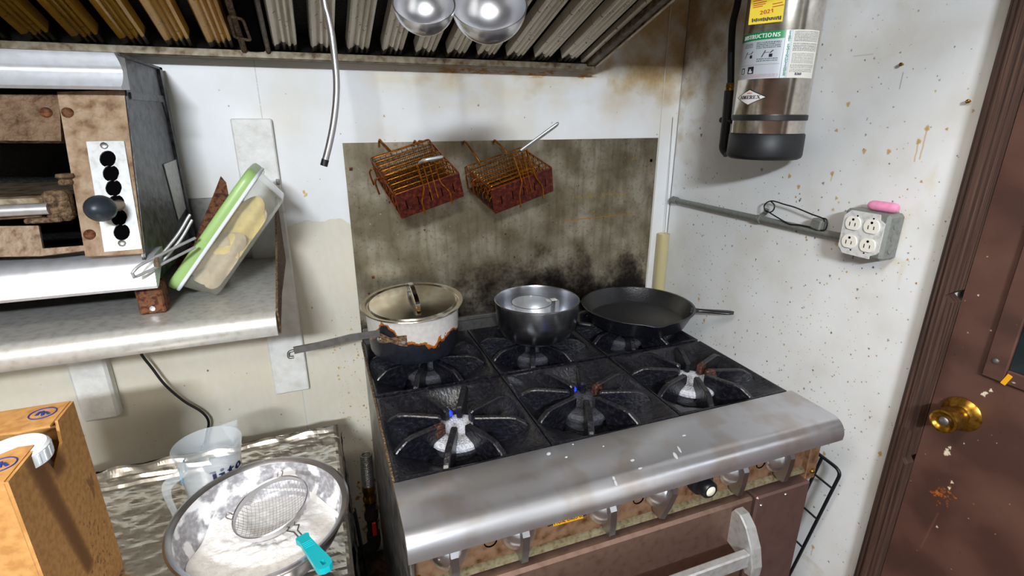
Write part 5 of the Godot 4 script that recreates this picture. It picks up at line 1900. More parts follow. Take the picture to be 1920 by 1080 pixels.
# ---------------------------------------------------------------- foil table, bowl, pitcher, box
func build_table() -> void:
	var TY := 0.74
	var base := Vector3(-0.45, 0.0, 0.45)
	var t := thing("foil_table", "low work table wrapped in crumpled aluminium foil beside the range", "table", base)
	O = base
	var X0 := -1.0
	var X1 := -0.008
	var Z0 := 0.176
	var Z1 := 0.88
	var n1 := FastNoiseLite.new()
	n1.seed = 5; n1.frequency = 6.0; n1.fractal_type = FastNoiseLite.FRACTAL_RIDGED; n1.fractal_octaves = 3
	var n2 := FastNoiseLite.new()
	n2.seed = 6; n2.frequency = 15.0; n2.noise_type = FastNoiseLite.TYPE_CELLULAR; n2.cellular_return_type = FastNoiseLite.RETURN_DISTANCE2_SUB
	n2.fractal_octaves = 1
	var crumple := func(x: float, z: float):
		var xx := x * 0.9 + z * 0.5
		var zz := z * 1.6 - x * 0.4
		return 0.0036 * n1.get_noise_2d(xx, zz) + 0.0022 * n2.get_noise_2d(xx, zz)
	var st := S()
	sheet(st, 170, 120, func(u, v):
		var x: float = lerpf(X0, X1, u)
		var z: float = lerpf(Z0, Z1, v)
		var y: float = TY + crumple.call(x, z)
		# folded-up ridges along the back edge
		var bz := z - Z0
		y += 0.016 * exp(-pow((bz - 0.012) / 0.012, 2.0)) * (1.0 + 0.3 * sin(x * 60.0))
		if x < -0.3: y += 0.012 * exp(-pow((bz - 0.045 - 0.01 * sin(x * 9.0)) / 0.008, 2.0)) + 0.008 * exp(-pow((bz - 0.07) / 0.006, 2.0))
		else: y += 0.010 * exp(-pow((bz - 0.05 - 0.2 * absf(x + 0.05)) / 0.012, 2.0))
		if X1 - x < 0.012: y -= pow((0.012 - (X1 - x)) / 0.012, 2.0) * 0.006
		return Vector3(x, y, z), true, -1)
	# right flank of the foil
	sheet(st, 90, 26, func(u, v):
		var z: float = lerpf(Z0, Z1, u)
		var y: float = lerpf(TY - 0.006 + crumple.call(X1, z), 0.51 + 0.02 * sin(z * 31.0), v)
		return Vector3(X1 + 0.006 + v * 0.004 + 1.3 * crumple.call(y * 1.3 + 4.0, z), y, z), true, -1)
	sheet(st, 80, 10, func(u, v):
		var x: float = lerpf(X0, X1, u)
		return Vector3(x, lerpf(TY + 0.008, TY - 0.09, v), Z0 - 0.002 - 1.2 * absf(crumple.call(x, v * 0.1 + 9.0))), false, -1)
	sheet(st, 80, 10, func(u, v):
		var x: float = lerpf(X0, X1, u)
		return Vector3(x, lerpf(TY, TY - 0.12, v), Z1 + 0.003 + absf(crumple.call(x, v * 0.1 + 3.0))), true, -1)
	obj("foil_cover", st, M.foil, t)
	st = S(); bx(st, X0, X1 - 0.002, TY - 0.05, TY - 0.012, Z0 + 0.002, Z1, 0.003); obj("table_top", st, M.black_plastic, t)
	st = S(); bx(st, X0, X1 - 0.004, 0.06, TY - 0.05, Z0 + 0.01, Z1 - 0.01, 0.003); obj("table_cabinet", st, M.black_plastic, t)
	# folded black strip hanging at the corner of the flank
	st = S()
	sheet(st, 6, 14, func(u, v): return Vector3(X1 + 0.014 + 0.01 * sin(v * 3.0) + 0.004 * sin(u * 6.0 + v * 5.0), 0.69 - v * 0.5, 0.44 + u * 0.10 * (0.25 + v * 0.75)), false, 3)
	obj("black_liner", st, M.black_plastic, t)
	for xz in [[-0.95, 0.23], [-0.06, 0.23], [-0.95, 0.82], [-0.06, 0.82]]:
		st = S(); bx(st, xz[0] - 0.02, xz[0] + 0.02, 0.0, 0.065, xz[1] - 0.02, xz[1] + 0.02, 0.004); obj("leg", st, M.steel_dull, t)

	# bowl of flour
	var bc := Vector3(-0.149, 0.862, 0.605)
	var bn := Vector3(0.015, 1, 0.057).normalized()
	var bowl_base := bc - bn * 0.113
	t = thing("mixing_bowl", "wide stainless bowl smeared with flour on the foil table", "bowl", bowl_base)
	O = bowl_base
	var R := 0.1425
	var xf := up_xf(bc, bn)
	st = S()
	var outp := []
	var inp := []
	for k in 13:
		var f := k / 12.0
		var a := f * PI / 2
		outp.append(Vector2(R * sin(a) * (0.97 if k < 12 else 1.0), -0.114 * cos(a)))
		inp.append(Vector2((R * 0.97 - 0.003) * cos(a), -0.111 * sin(a)))
	outp[0].x = 0.0
	lathe(st, outp, 72, xf)
	lathe(st, [Vector2(R, 0.0), Vector2(R + 0.005, 0.001), Vector2(R + 0.0055, 0.004), Vector2(R + 0.002, 0.0055), Vector2(R - 0.003, 0.003), Vector2(R * 0.97 - 0.003, 0.0)], 72, xf)
	obj("bowl_shell", st, M.bowl_steel, t)
	st = S()
	lathe(st, inp, 72, xf)
	var m := mat("bowl_inside", Color.WHITE, 0.5, 0.25)
	m.albedo_texture = bowl_img()
	obj("floured_inside", st, m, t)
	# flour heap
	var fb := bc - bn * 0.1
	t = thing("flour_heap", "heap of white flour lying in the steel bowl", "flour", fb)
	O = fb
	t.set_meta("kind", "stuff")
	st = S()
	var fn := FastNoiseLite.new()
	fn.seed = 9; fn.frequency = 14.0
	sheet(st, 72, 22, func(u, v):
		var a: float = u * TAU
		var r: float = 0.121 * v * (1.0 + 0.05 * sin(a * 3.0 + 1.0) + 0.03 * sin(a * 5.0))
		var y: float = -0.046 - 0.006 * v * v + 0.014 * sin(a) * v + 0.007 * fn.get_noise_2d(cos(a) * r * 4.0, sin(a) * r * 4.0) * (1.0 - v * v)
		y += 0.008 * cos(a - 1.2) * v * (1.0 - v)
		if v > 0.999: y = -0.111 * sqrt(maxf(0.0, 1.0 - pow(minf(r / 0.1352, 1.0), 2.0))) + 0.002
		return xf * Vector3(cos(a) * r, y, sin(a) * r), true, 3)
	obj("flour_surface", st, M.flour, t)
	# sieve resting in the flour
	var sc := Vector3(-0.135, 0.860, 0.588)
	var sn := Vector3(-0.216, 1, 0.114).normalized()
	var SR := 0.0648
	t = thing("sieve", "small wire mesh sieve with teal plastic handle lying in the flour bowl", "sieve", sc)
	O = sc
	var sx := up_xf(sc, sn)
	st = S()
	lathe(st, [Vector2(SR - 0.001, -0.006), Vector2(SR + 0.0015, -0.006), Vector2(SR + 0.0018, 0.004), Vector2(SR + 0.0005, 0.0055), Vector2(SR - 0.001, 0.004), Vector2(SR - 0.001, -0.006)], 56, sx)
	obj("rim", st, M.steel_bright, t)
	st = S()
	var dp := []
	for k in 9:
		var a := PI / 2 * k / 8.0
		dp.append(Vector2((SR - 0.001) * sin(a), -0.004 - 0.03 * cos(a)))
	lathe(st, dp, 48, sx)
	obj("mesh_bowl", st, M.sieve_mesh, t)
	st = S()
	for k in 22: # mesh wires both ways
		var o := -SR + SR * 2.0 * (k + 0.5) / 22.0
		var half := sqrt(maxf(0.0, SR * SR - o * o))
		for w in 2:
			var pts := []
			for j in 11:
				var q := -half + half * 2 * j / 10.0
				var r2 := clampf((o * o + q * q) / (SR * SR), 0, 1)
				var y := -0.004 - 0.0302 * sqrt(1.0 - r2)
				pts.append(sx * (Vector3(o, y, q) if w == 0 else Vector3(q, y, o)))
			tube(st, pts, 0.0003, 4)
	obj("mesh_wires", st, M.steel_dull, t)
	# handle
	var tip := px(612, 1066, 1, 0.885)
	var r0 := px(545, 984, 1, 0.858)
	var hx0 := px(566, 1008, 1, 0.866)
	var ax := (tip - hx0).normalized()
	var sdv := ax.cross(Vector3.UP).normalized()
	var hup := sdv.cross(ax)
	st = S()
	for s in [-1, 1]:
		tube(st, [r0 + sdv * 0.008 * s - ax * 0.003, r0 + sdv * 0.004 * s + ax * 0.006, r0 + sdv * 0.0105 * s + ax * 0.012, r0 + sdv * 0.003 * s + ax * 0.026, hx0 + sdv * 0.003 * s + ax * 0.012], 0.0013, 6)
	obj("handle_wire", st, M.steel_dull, t)
	st = S()
	var poly := PackedVector2Array()
	var HL := (tip - hx0).length() + 0.004
	for q in [[0.0, -0.0075], [0.004, -0.011], [0.015, -0.0085], [0.04, -0.0095], [HL - 0.012, -0.0125], [HL - 0.004, -0.010], [HL, -0.004], [HL, 0.004], [HL - 0.004, 0.010], [HL - 0.012, 0.0125], [HL - 0.0065, 0.003], [HL - 0.0065, -0.003], [HL - 0.012, -0.0035], [HL - 0.022, -0.003], [HL - 0.022, 0.003], [HL - 0.012, 0.0045]]: poly.append(Vector2(q[0], q[1]))
	poly = PackedVector2Array()
	for q in [[0.0, -0.0075], [0.004, -0.011], [0.015, -0.0085], [0.04, -0.0095], [HL - 0.012, -0.0125], [HL - 0.004, -0.010], [HL, -0.004], [HL, 0.0], [HL - 0.008, 0.0], [HL - 0.009, -0.003], [HL - 0.021, -0.003], [HL - 0.022, 0.0], [0.0, 0.0]]: poly.append(Vector2(q[0], q[1]))
	var hxf := Transform3D(Basis(ax, sdv, ax.cross(sdv)), hx0)
	prism(st, poly, -0.005, 0.005, hxf)
	var mir := PackedVector2Array()
	for p in poly: mir.append(Vector2(p.x, -p.y))
	prism(st, mir, -0.005, 0.005, hxf)
	for k in 4: # grip ribs
		box(st, hx0 + ax * (0.026 + k * 0.005) - ax.cross(sdv) * 0.0 + hup * 0.0052, Vector3(0.0018, 0.0014, 0.016), 0.0005, Basis(ax, hup, ax.cross(hup)))
	obj("handle_grip", st, M.teal, t)
	# little wire ear on the far side
	st = S()
	tube(st, crv([px(437, 975, 1, 0.86), px(424, 970, 1, 0.862), px(428, 962, 1, 0.864), px(440, 966, 1, 0.864)], 4), 0.0012, 6)
	tube(st, crv([px(520, 897, 1, 0.86), px(522, 885, 1, 0.866), px(530, 884, 1, 0.866), px(527, 897, 1, 0.86)], 4), 0.0012, 6)
	obj("rest_ear", st, M.steel_bright, t)

	# pitcher
	var pb := Vector3(-0.251, TY + 0.005, 0.43)
	t = thing("pitcher", "frosted plastic beer pitcher with dark lite lettering behind the flour bowl", "pitcher", pb)
	O = Vector3.ZERO
	st = S()
	lathe(st, [Vector2(0, 0), Vector2(0.044, 0), Vector2(0.047, 0.004), Vector2(0.054, 0.134), Vector2(0.055, 0.137), Vector2(0.0605, 0.168), Vector2(0.062, 0.174), Vector2(0.0605, 0.1745), Vector2(0.0585, 0.168), Vector2(0.053, 0.136), Vector2(0.0455, 0.008), Vector2(0, 0.005)], 56, Transform3D())
	obj("pitcher_wall", st, M.pitcher_plastic, t)
	st = S()
	var sa := deg_to_rad(-52)
	var dirs := Vector3(cos(sa), 0, sin(sa))
	var sdd := Vector3(-sin(sa), 0, cos(sa))
	st.set_smooth_group(-1)
	var tipp := dirs * 0.078 + Vector3(0, 0.18, 0)
	var la := dirs * 0.056 + sdd * 0.024 + Vector3(0, 0.176, 0)
	var lb := dirs * 0.056 - sdd * 0.024 + Vector3(0, 0.176, 0)
	var lo := dirs * 0.0575 + Vector3(0, 0.135, 0)
	face(st, [tipp, la, lo], Vector3.ZERO)
	face(st, [tipp, lb, lo], Vector3.ZERO)
	obj("spout", st, M.pitcher_plastic, t)
	st = S()
	var ha := deg_to_rad(140)
	var hdv := Vector3(cos(ha), 0, sin(ha))
	strap(st, rounded([hdv * 0.054 + Vector3(0, 0.142, 0), hdv * 0.086 + Vector3(0, 0.136, 0), hdv * 0.088 + Vector3(0, 0.11, 0), hdv * 0.078 + Vector3(0, 0.04, 0), hdv * 0.048 + Vector3(0, 0.025, 0)], 0.012), 0.024, 0.004, hdv.cross(Vector3.UP))
	obj("handle", st, M.pitcher_plastic, t)
	# lettering wraps the wall
	var ta := deg_to_rad(47)
	var tx := Transform3D(Basis(Vector3.UP, PI / 2 - ta), Vector3(cos(ta) * 0.0547, 0.124, sin(ta) * 0.0547))
	lettering("print", "lite", 0.03, M.ink_navy, t, tx, 0.0535, true, 900)
	ta = deg_to_rad(178)
	tx = Transform3D(Basis(Vector3.UP, PI / 2 - ta), Vector3(cos(ta) * 0.0548, 0.12, sin(ta) * 0.0548))
	lettering("print", "lite", 0.026, M.ink_pale, t, tx, 0.0535, true, 900)

	# cardboard oil box with a jug inside
	build_box(TY)

func build_box(TY: float) -> void:
	var X1 := -0.405
	var X0 := -0.612
	var Z0 := 0.502
	var Z1 := 0.712
	var H1 := 1.088
	var base := Vector3((X0 + X1) / 2, TY + 0.004, (Z0 + Z1) / 2)
	var t := thing("cardboard_box", "brown cardboard oil box with torn top and dark oil stain on its side", "box", base)
	O = base
	var yb := TY + 0.004
	var ms := mat("card_stained", Color.WHITE, 0.75)
	ms.albedo_texture = card_img(true)
	var mc := mat("card", Color.WHITE, 0.8)
	mc.albedo_texture = card_img(false)
	mc.uv1_scale = Vector3(3, 2.2, 1)
	# right side with V notch at its top: outline in (u along z from front to back, y)
	var st := S()
	st.set_smooth_group(-1)
	var outline := PackedVector2Array([Vector2(0, yb), Vector2(Z1 - Z0, yb), Vector2(Z1 - Z0, H1), Vector2(0.149, H1), Vector2(0.143, H1 - 0.035), Vector2(0.103, H1 - 0.06), Vector2(0.085, H1 - 0.018), Vector2(0.069, H1), Vector2(0, H1)])
	var idx := Geometry2D.triangulate_polygon(outline)
	for f in 2:
		for i in range(0, idx.size(), 3):
			var P := []
			var UVs := []
			for k in 3:
				var o := outline[idx[i + k]]
				P.append(Vector3(X1 - 0.004 * f, o.y, Z1 - o.x))
				UVs.append(Vector2(o.x / (Z1 - Z0), (H1 - o.y) / (H1 - yb)))
			tri(st, P[0], P[1], P[2], UVs[0], UVs[1], UVs[2])
	for i in outline.size():
		var a := outline[i]
		var b := outline[(i + 1) % outline.size()]
		face(st, [Vector3(X1, a.y, Z1 - a.x), Vector3(X1, b.y, Z1 - b.x), Vector3(X1 - 0.004, b.y, Z1 - b.x), Vector3(X1 - 0.004, a.y, Z1 - a.x)], Vector3(X1 - 0.002, 0.9, Z1 - 0.11))
	obj("side_wall", st, ms, t)
	st = S()
	bx(st, X0, X1 - 0.004, yb, H1, Z1 - 0.004, Z1, 0.001)
	bx(st, X0, X1 - 0.004, yb, H1, Z0, Z0 + 0.004, 0.001)
	bx(st, X0, X0 + 0.004, yb, H1, Z0 + 0.004, Z1 - 0.004, 0.001)
	bx(st, X0 + 0.004, X1 - 0.004, yb, yb + 0.004, Z0 + 0.004, Z1 - 0.004, 0.001)
	obj("box_wall", st, mc, t)
	var hb0 := px(100, 799, 1, H1).z
	var hf0 := px(72, 842, 1, H1).z
	# top flaps with a ragged hole between them
	rng.seed = 77
	for f in 2:
		st = S()
		var poly := PackedVector2Array()
		if f == 0:
			poly.append(Vector2(X0, Z0)); poly.append(Vector2(X1 - 0.004, Z0))
			for k in 12:
				var x := lerpf(X1 - 0.004, X0, k / 11.0)
				poly.append(Vector2(x, hb0 + rng.randf_range(-0.002, 0.003)))
		else:
			for k in 12:
				var x := lerpf(X0, X1 - 0.004, k / 11.0)
				poly.append(Vector2(x, hf0 + rng.randf_range(-0.003, 0.002) - (0.012 if k > 9 else 0.0)))
			poly.append(Vector2(X1 - 0.004, Z1)); poly.append(Vector2(X0, Z1))
		prism(st, poly, -H1 - 0.0015, -H1 + 0.002, Transform3D(Basis(Vector3(1, 0, 0), Vector3(0, 0, 1), Vector3(0, -1, 0)), Vector3.ZERO))
		obj("top_flap", st, mc, t)
	# round printed stamps
	for q in [[80, 775], [0, 872]]:
		var c := px(q[0], q[1], 1, H1 + 0.002)
		var ring := []
		for k in 28: ring.append(c + Vector3(cos(TAU * k / 28) * 0.017, 0.0002, sin(TAU * k / 28) * 0.017))
		st = S()
		tube(st, ring, 0.0009, 5, true)
		obj("stamp_ring", st, M.ink_blue, t)
		st = S()
		for k in [-1, 0, 1]: box(st, c + Vector3(k * 0.006, 0.0004, 0.001 * k), Vector3(0.004, 0.0008, 0.016 - 0.004 * absf(k)), 0.0002, Basis(Vector3.UP, 0.3 + k * 0.4))
		obj("stamp_mark", st, M.ink_blue, t)
	# jug
	var jb := Vector3(-0.507, yb + 0.006, 0.607)
	t = thing("oil_jug", "white plastic oil jug with wide screw cap standing in the cardboard box", "jug", jb)
	O = jb
	st = S()
	var y0 := jb.y
	lathe(st, [Vector2(0, y0), Vector2(0.085, y0), Vector2(0.094, y0 + 0.01), Vector2(0.094, y0 + 0.25), Vector2(0.09, y0 + 0.278), Vector2(0.07, y0 + 0.305), Vector2(0.045, y0 + 0.318), Vector2(0.04, y0 + 0.32)], 40, Transform3D(Basis(), Vector3(jb.x, 0, jb.z)))
	obj("jug_body", st, M.white_cap, t)
	var cc := px(22, 838, 1, H1 + 0.002)
	cc.y = y0 + 0.316
	st = S()
	lathe(st, [Vector2(0.04, -0.002), Vector2(0.04, 0.018), Vector2(0.037, 0.0215), Vector2(0.032, 0.022), Vector2(0, 0.0215)], 48, Transform3D(Basis(), cc))
	for k in 24:
		var a := TAU * k / 24
		box(st, cc + Vector3(cos(a) * 0.0402, 0.008, sin(a) * 0.0402), Vector3(0.0015, 0.016, 0.003), 0.0004, Basis(Vector3.UP, -a))
	obj("screw_cap", st, M.white_cap, t)

# ---------------------------------------------------------------- fire extinguisher, outlet box, conduit
func build_right_wall_things() -> void:
	var axp := Vector3(1.043, 1.434, 0.4635)
	var R := 0.0805
	var toc := Vector3(-0.7265, 0, 0.687)              # from the axis towards the room
	var a0 := atan2(toc.z, toc.x)
	var t := thing("fire_extinguisher", "polished steel fire extinguisher with black boot hung on the right wall", "extinguisher", axp)
	O = Vector3.ZERO
	var st := S()
	lathe(st, [Vector2(R - 0.003, 0.05), Vector2(R, 0.054), Vector2(R, 0.45), Vector2(R - 0.004, 0.475), Vector2(R - 0.02, 0.505), Vector2(0.04, 0.525), Vector2(0.022, 0.53), Vector2(0.022, 0.56), Vector2(0.0, 0.56)], 72, Transform3D())
	obj("cylinder", st, M.ext_steel if M.has("ext_steel") else mat("ext_steel", C(226, 221, 214), 0.2, 1.0, T.fine, 4.0), t)
	st = S()
	lathe(st, [Vector2(0, 0.004), Vector2(0.07, 0.004), Vector2(0.076, 0.0), Vector2(R + 0.002, 0.004), Vector2(R + 0.004, 0.01), Vector2(R + 0.0035, 0.056), Vector2(R + 0.001, 0.059), Vector2(R - 0.002, 0.056)], 72, Transform3D())
	obj("boot", st, M.rubber, t)
	st = S()
	lathe(st, [Vector2(R, 0.088), Vector2(R + 0.0025, 0.089), Vector2(R + 0.0025, 0.1), Vector2(R, 0.101)], 72, Transform3D())
	obj("strap", st, M.rubber, t)
	# head and lever above the frame
	st = S()
	box(st, Vector3(0, 0.585, 0), Vector3(0.04, 0.05, 0.04), 0.006)
	strap(st, [Vector3(0, 0.61, 0), toc * 0.05 + Vector3(0, 0.63, 0), toc * 0.12 + Vector3(0, 0.62, 0)], 0.02, 0.004, toc.cross(Vector3.UP))
	obj("valve_head", st, M.steel_dull, t)
	st = S()
	bx(st, 0.08, 0.0955, 0.3, 0.6, -0.025, 0.025, 0.003)
	obj("wall_bracket", st, M.steel_dull, t)
	# printed label wrapped round the front
	var patch := func(called: String, r: float, l: float, rt: float, y0: float, y1: float, m: Material, par: Node):
		var s2 := S()
		sheet(s2, 40, 2, func(u, v):
			var a: float = a0 + lerpf(l, rt, u)
			return Vector3(cos(a) * r, lerpf(y0, y1, v), sin(a) * r), false, 3)
		return obj(called, s2, m, par)
	var lm := mat("label_print", Color.WHITE, 0.3)
	lm.albedo_texture = label_img()
	var lb = patch.call("label", R + 0.0006, deg_to_rad(80), deg_to_rad(-66), 0.178, 0.274, lm, t)
	var on_can := func(aoff: float, y: float, lift: float): # frame on the can, x to the right as seen from the room
		var a := a0 + aoff
		var n := Vector3(cos(a), 0, sin(a))
		return frame_xf(n * (R + lift) + Vector3(0, y, 0), n)
	lettering("print", "INSTRUCTIONS", 0.0085, M.ink_white, lb, on_can.call(deg_to_rad(34), 0.266, 0.0009), R, false, 700, 1.1)
	var vt := "FIRE EXTINGUISHER"
	for i in vt.length():
		if vt[i] != " ": lettering("print", vt[i], 0.0048, M.ink_green, lb, on_can.call(deg_to_rad(-12), 0.270 - i * 0.0053, 0.0009), 0.0, true, 900, 1.3)
	lettering("print", "B260", 0.005, M.ink_navy, lb, on_can.call(deg_to_rad(-33), 0.186, 0.0009), 0.0, false, 700)
	# diamond badge
	st = S()
	var dia := func(k: float, lift: float, s2: SurfaceTool):
		s2.set_smooth_group(3)
		var hw := deg_to_rad(29) * k
		var hh := 0.0172 * k
		var ac := a0 + deg_to_rad(36)
		for i in 16:
			var f0 := -1.0 + i / 8.0
			var f1 := -1.0 + (i + 1) / 8.0
			var P := func(f: float, s: float):
				var a: float = ac - hw * f
				var n := Vector3(cos(a), 0, sin(a))
				return n * (R + lift) + Vector3(0, 0.139 + s * hh * (1.0 - absf(f)), 0)
			face(s2, [P.call(f0, -1.0), P.call(f1, -1.0), P.call(f1, 1.0), P.call(f0, 1.0)], Vector3(0, 0.139, 0))
	dia.call(1.0, 0.0006, st)
	var bd := obj("badge", st, M.ink_dark, t)
	st = S(); dia.call(0.91, 0.0009, st); obj("badge_face", st, M.paper, bd)
	lettering("badge_print", "AMEREX", 0.0072, M.ink_dark, bd, on_can.call(deg_to_rad(36), 0.139, 0.0012), R, true, 900, 1.2)
	for k in 5:
		st = S()
		var fx: Transform3D = on_can.call(deg_to_rad(36 + (k - 2) * 1.9), 0.1468, 0.0011)
		prism(st, PackedVector2Array([Vector2(-0.0012, 0), Vector2(0.0012, 0), Vector2(0.0004, 0.0042 - 0.0008 * absf(k - 2))]), 0.0, 0.0003, fx)
		obj("badge_flame", st, M.ink_red, bd)
	# hose down the left
	st = S()
	O = axp
	var hz := axp.z - 0.04
	var hxw := 1.0
	var hp := [px(1388, -60, 0, 1.03), px(1384, 0, 0, 1.03), px(1374, 45, 0, 1.03), px(1371, 100, 0, 1.03), px(1370, 158, 0, 1.03)]
	tube(st, crv(hp, 5), 0.0085, 14)
	var hose := obj("hose", st, M.rubber, t)
	st = S()
	var cp := px(1369, 160, 0, 1.03)
	lathe(st, [Vector2(0.009, -0.013), Vector2(0.0105, -0.012), Vector2(0.0095, -0.006), Vector2(0.0108, -0.004), Vector2(0.0095, 0.002), Vector2(0.0108, 0.004), Vector2(0.009, 0.006)], 18, Transform3D(Basis(), cp))
	obj("coupling", st, M.brass, hose)
	st = S()
	var np := [px(1367, 170, 0, 1.03), px(1362, 225, 0, 1.03), px(1358, 262, 0, 1.03), px(1357, 278, 0, 1.03), px(1364, 288, 0, 1.03)]
	tube(st, crv(np, 4), 0.0115, 16)
	tube(st, [px(1352, 225, 0, 1.03), px(1373, 227, 0, 1.03)], 0.007, 10)
	obj("nozzle", st, M.rubber, hose)
	# yellow inspection tag with red year
	var tp := axp + toc * (R + 0.012) + Vector3(0, 0.33, 0)
	st = S()
	slab(st, [Vector2(1412, -30), Vector2(1476, -30), Vector2(1467, 40), Vector2(1403, 47)], tp, toc, 0.0006, 0.0)
	var tg := obj("inspection_tag", st, M.yellow, t)
	var tx := frame_xf(pxp(1438, 22, tp, toc) + toc * 0.0008, toc, 0.12)
	lettering("tag_print", "2021", 0.0075, M.ink_red, tg, tx, 0.0, false, 700, 1.2)
	st = S()
	rng.seed = 12
	for row in 6:
		var y := 3.0 - row * 3.4
		if row > 3: y -= 14.0 - 10.0
	for q in [[1414, 1, 18], [1414, 5, 22], [1414, 9, 20], [1413, 13, 16], [1450, 6, 16], [1450, 11, 18]]:
		var p := pxp(q[0] + q[2] / 2.0, q[1], tp, toc) + toc * 0.0008
		box(st, p, Vector3(q[2] * 0.0012, 0.0016, 0.0003), 0.0001, frame_xf(p, toc, 0.12).basis)
	obj("tag_lines", st, M.ink_red, tg)
	st = S()
	for k in 16:
		var p := pxp(1411 + k * 3.5, 38.5 - k * 0.35, tp, toc) + toc * 0.0008
		box(st, p, Vector3(0.0026, 0.005 + 0.003 * rng.randf(), 0.0003), 0.0001, frame_xf(p, toc, 0.12 + rng.randf_range(-0.2, 0.2)).basis)
	obj("tag_lines", st, M.ink_dark, tg)

	# conduit and outlet box ---------------------------------
	var bc := Vector3(1.139, 1.245, 0.7)
	t = thing("outlet_box", "square metal surface box with four white electrical sockets on the right wall", "outlet", bc)
	O = bc
	st = S()
	bx(st, 1.0885, 1.1385, 1.243, 1.341, 0.667, 0.765, 0.006)
	var bd2 := obj("box_body", st, M.galv, t)
	for k in 3:
		st = S()
		lathe(st, [Vector2(0.0095, 0), Vector2(0.0095, 0.001), Vector2(0, 0.001)], 16, up_xf(Vector3(1.114, 1.266 + k * 0.026, 0.765), Vector3(0, 0, 1)))
		obj("knockout", st, M.galv, bd2)
	st = S()
	var cp2 := PackedVector2Array([Vector2(0.670, 1.258), Vector2(0.682, 1.2435), Vector2(0.742, 1.2435), Vector2(0.742, 1.25), Vector2(0.755, 1.256), Vector2(0.759, 1.262), Vector2(0.759, 1.322), Vector2(0.748, 1.328), Vector2(0.746, 1.339), Vector2(0.684, 1.339), Vector2(0.670, 1.326)])
	prism(st, cp2, -1.0885, -1.0855, Transform3D(Basis(Vector3(0, 0, 1), Vector3(0, 1, 0), Vector3(-1, 0, 0)), Vector3.ZERO))
	var cover := obj("cover_plate", st, M.cover_plate, t)
	for z in [0.694, 0.735]:
		for y in [1.312, 1.272]:
			st = S()
			var c := Vector3(1.0855, y, z)
			var poly := PackedVector2Array()
			for k in 24:
				var a := TAU * k / 24
				poly.append(Vector2(cos(a) * 0.0165, clampf(sin(a) * 0.0165, -0.0138, 0.0138)))
			prism(st, poly, 0.0, 0.003, Transform3D(Basis(Vector3(0, 0, 1), Vector3(0, 1, 0), Vector3(-1, 0, 0)), c))
			var sk := obj("socket", st, M.outlet, t)
			st = S()
			for e in [[-0.006, 0.0085], [0.006, 0.007]]:
				box(st, c + Vector3(-0.0031, -0.002, e[0]), Vector3(0.0006, e[1], 0.0018), 0.0001)
			lathe(st, [Vector2(0.0027, 0), Vector2(0.0027, 0.0005), Vector2(0, 0.0005)], 10, up_xf(c + Vector3(-0.003, 0.0085, 0), Vector3.LEFT))
			obj("slots", st, M.black, sk)
	for q in [[1.329, 0.7], [1.329, 0.735], [1.254, 0.7], [1.254, 0.73]]:
		st = S()
		lathe(st, [Vector2(0.0018, 0), Vector2(0.0018, 0.0005), Vector2(0, 0.0005)], 8, up_xf(Vector3(1.0855, q[0], q[1]), Vector3.LEFT))
		obj("screw_hole", st, M.black, cover)
	# pink chalk on the box
	var pk := px(1657, 389, 0, 1.115)
	pk.y = 1.341 + 0.0105
	t = thing("chalk", "short thick stick of pink chalk lying on top of the outlet box", "chalk", pk - Vector3(0, 0.0105, 0))
	O = pk - Vector3(0, 0.0105, 0)
	st = S()
	var pax := Vector3(0.1, 0, 1).normalized()
	lathe(st, [Vector2(0, -0.03), Vector2(0.006, -0.03), Vector2(0.0098, -0.024), Vector2(0.0105, -0.018), Vector2(0.0105, 0.018), Vector2(0.009, 0.025), Vector2(0.006, 0.028), Vector2(0, 0.028)], 14, up_xf(pk, pax))
	obj("stick", st, M.pink, t)
	# conduit
	var c0 := Vector3(1.1255, 1.2665, 0.055)
	var c1 := Vector3(1.1255, 1.2685, 0.667)
	t = thing("conduit", "thin galvanised conduit pipe running along the right wall to the outlet box", "pipe", c0)
	O = c0
	st = S()
	tube(st, [c0, c1], 0.0085, 14)
	obj("pipe", st, M.galv, t)
	st = S()
	tube(st, [Vector3(1.1255, 1.2665, 0.035), Vector3(1.1255, 1.2665, 0.058)], 0.0125, 8)
	obj("end_cap", st, M.galv, t)
	st = S()
	var mid := px(1418, 411, 0, 1.117)
	tube(st, [Vector3(1.1255, 1.267, mid.z - 0.006), Vector3(1.1255, 1.267, mid.z + 0.008)], 0.0108, 14)
	strap(st, [Vector3(1.1255, 1.275, mid.z + 0.006), Vector3(1.134, 1.285, mid.z + 0.012), Vector3(1.136, 1.296, mid.z + 0.014)], 0.013, 0.002, Vector3(0, 0, 1))
	obj("strap", st, M.galv, t)
	# spring clip resting on the conduit
	var k0 := px(1530, 420, 0, 1.11)
	t = thing("wire_clip", "black sprung wire clip with metal block perched on the conduit", "clip", Vector3(1.1255, 1.278, 0.5))
	O = Vector3(1.1255, 1.278, 0.5)
	st = S()
	var wp := []
	for q in [[1541, 420], [1545, 411], [1520, 401], [1491, 389], [1470, 383], [1450, 377], [1439, 379], [1433, 386], [1435, 395], [1443, 398], [1450, 394], [1452, 385], [1446, 378]]: wp.append(px(q[0], q[1], 0, 1.118))
	tube(st, crv(wp, 4), 0.0018, 8)
	wp = []
	for q in [[1437, 395], [1458, 408], [1480, 420], [1500, 422], [1524, 427], [1545, 432], [1551, 420], [1549, 411], [1541, 409]]: wp.append(px(q[0], q[1], 0, 1.116))
	tube(st, crv(wp, 4), 0.0018, 8)
	obj("wire", st, M.black_plastic, t)
	st = S()
	box(st, px(1534, 420, 0, 1.118), Vector3(0.02, 0.024, 0.028), 0.003, Basis(Vector3.RIGHT, 0.15))
	obj("block", st, M.galv, t)
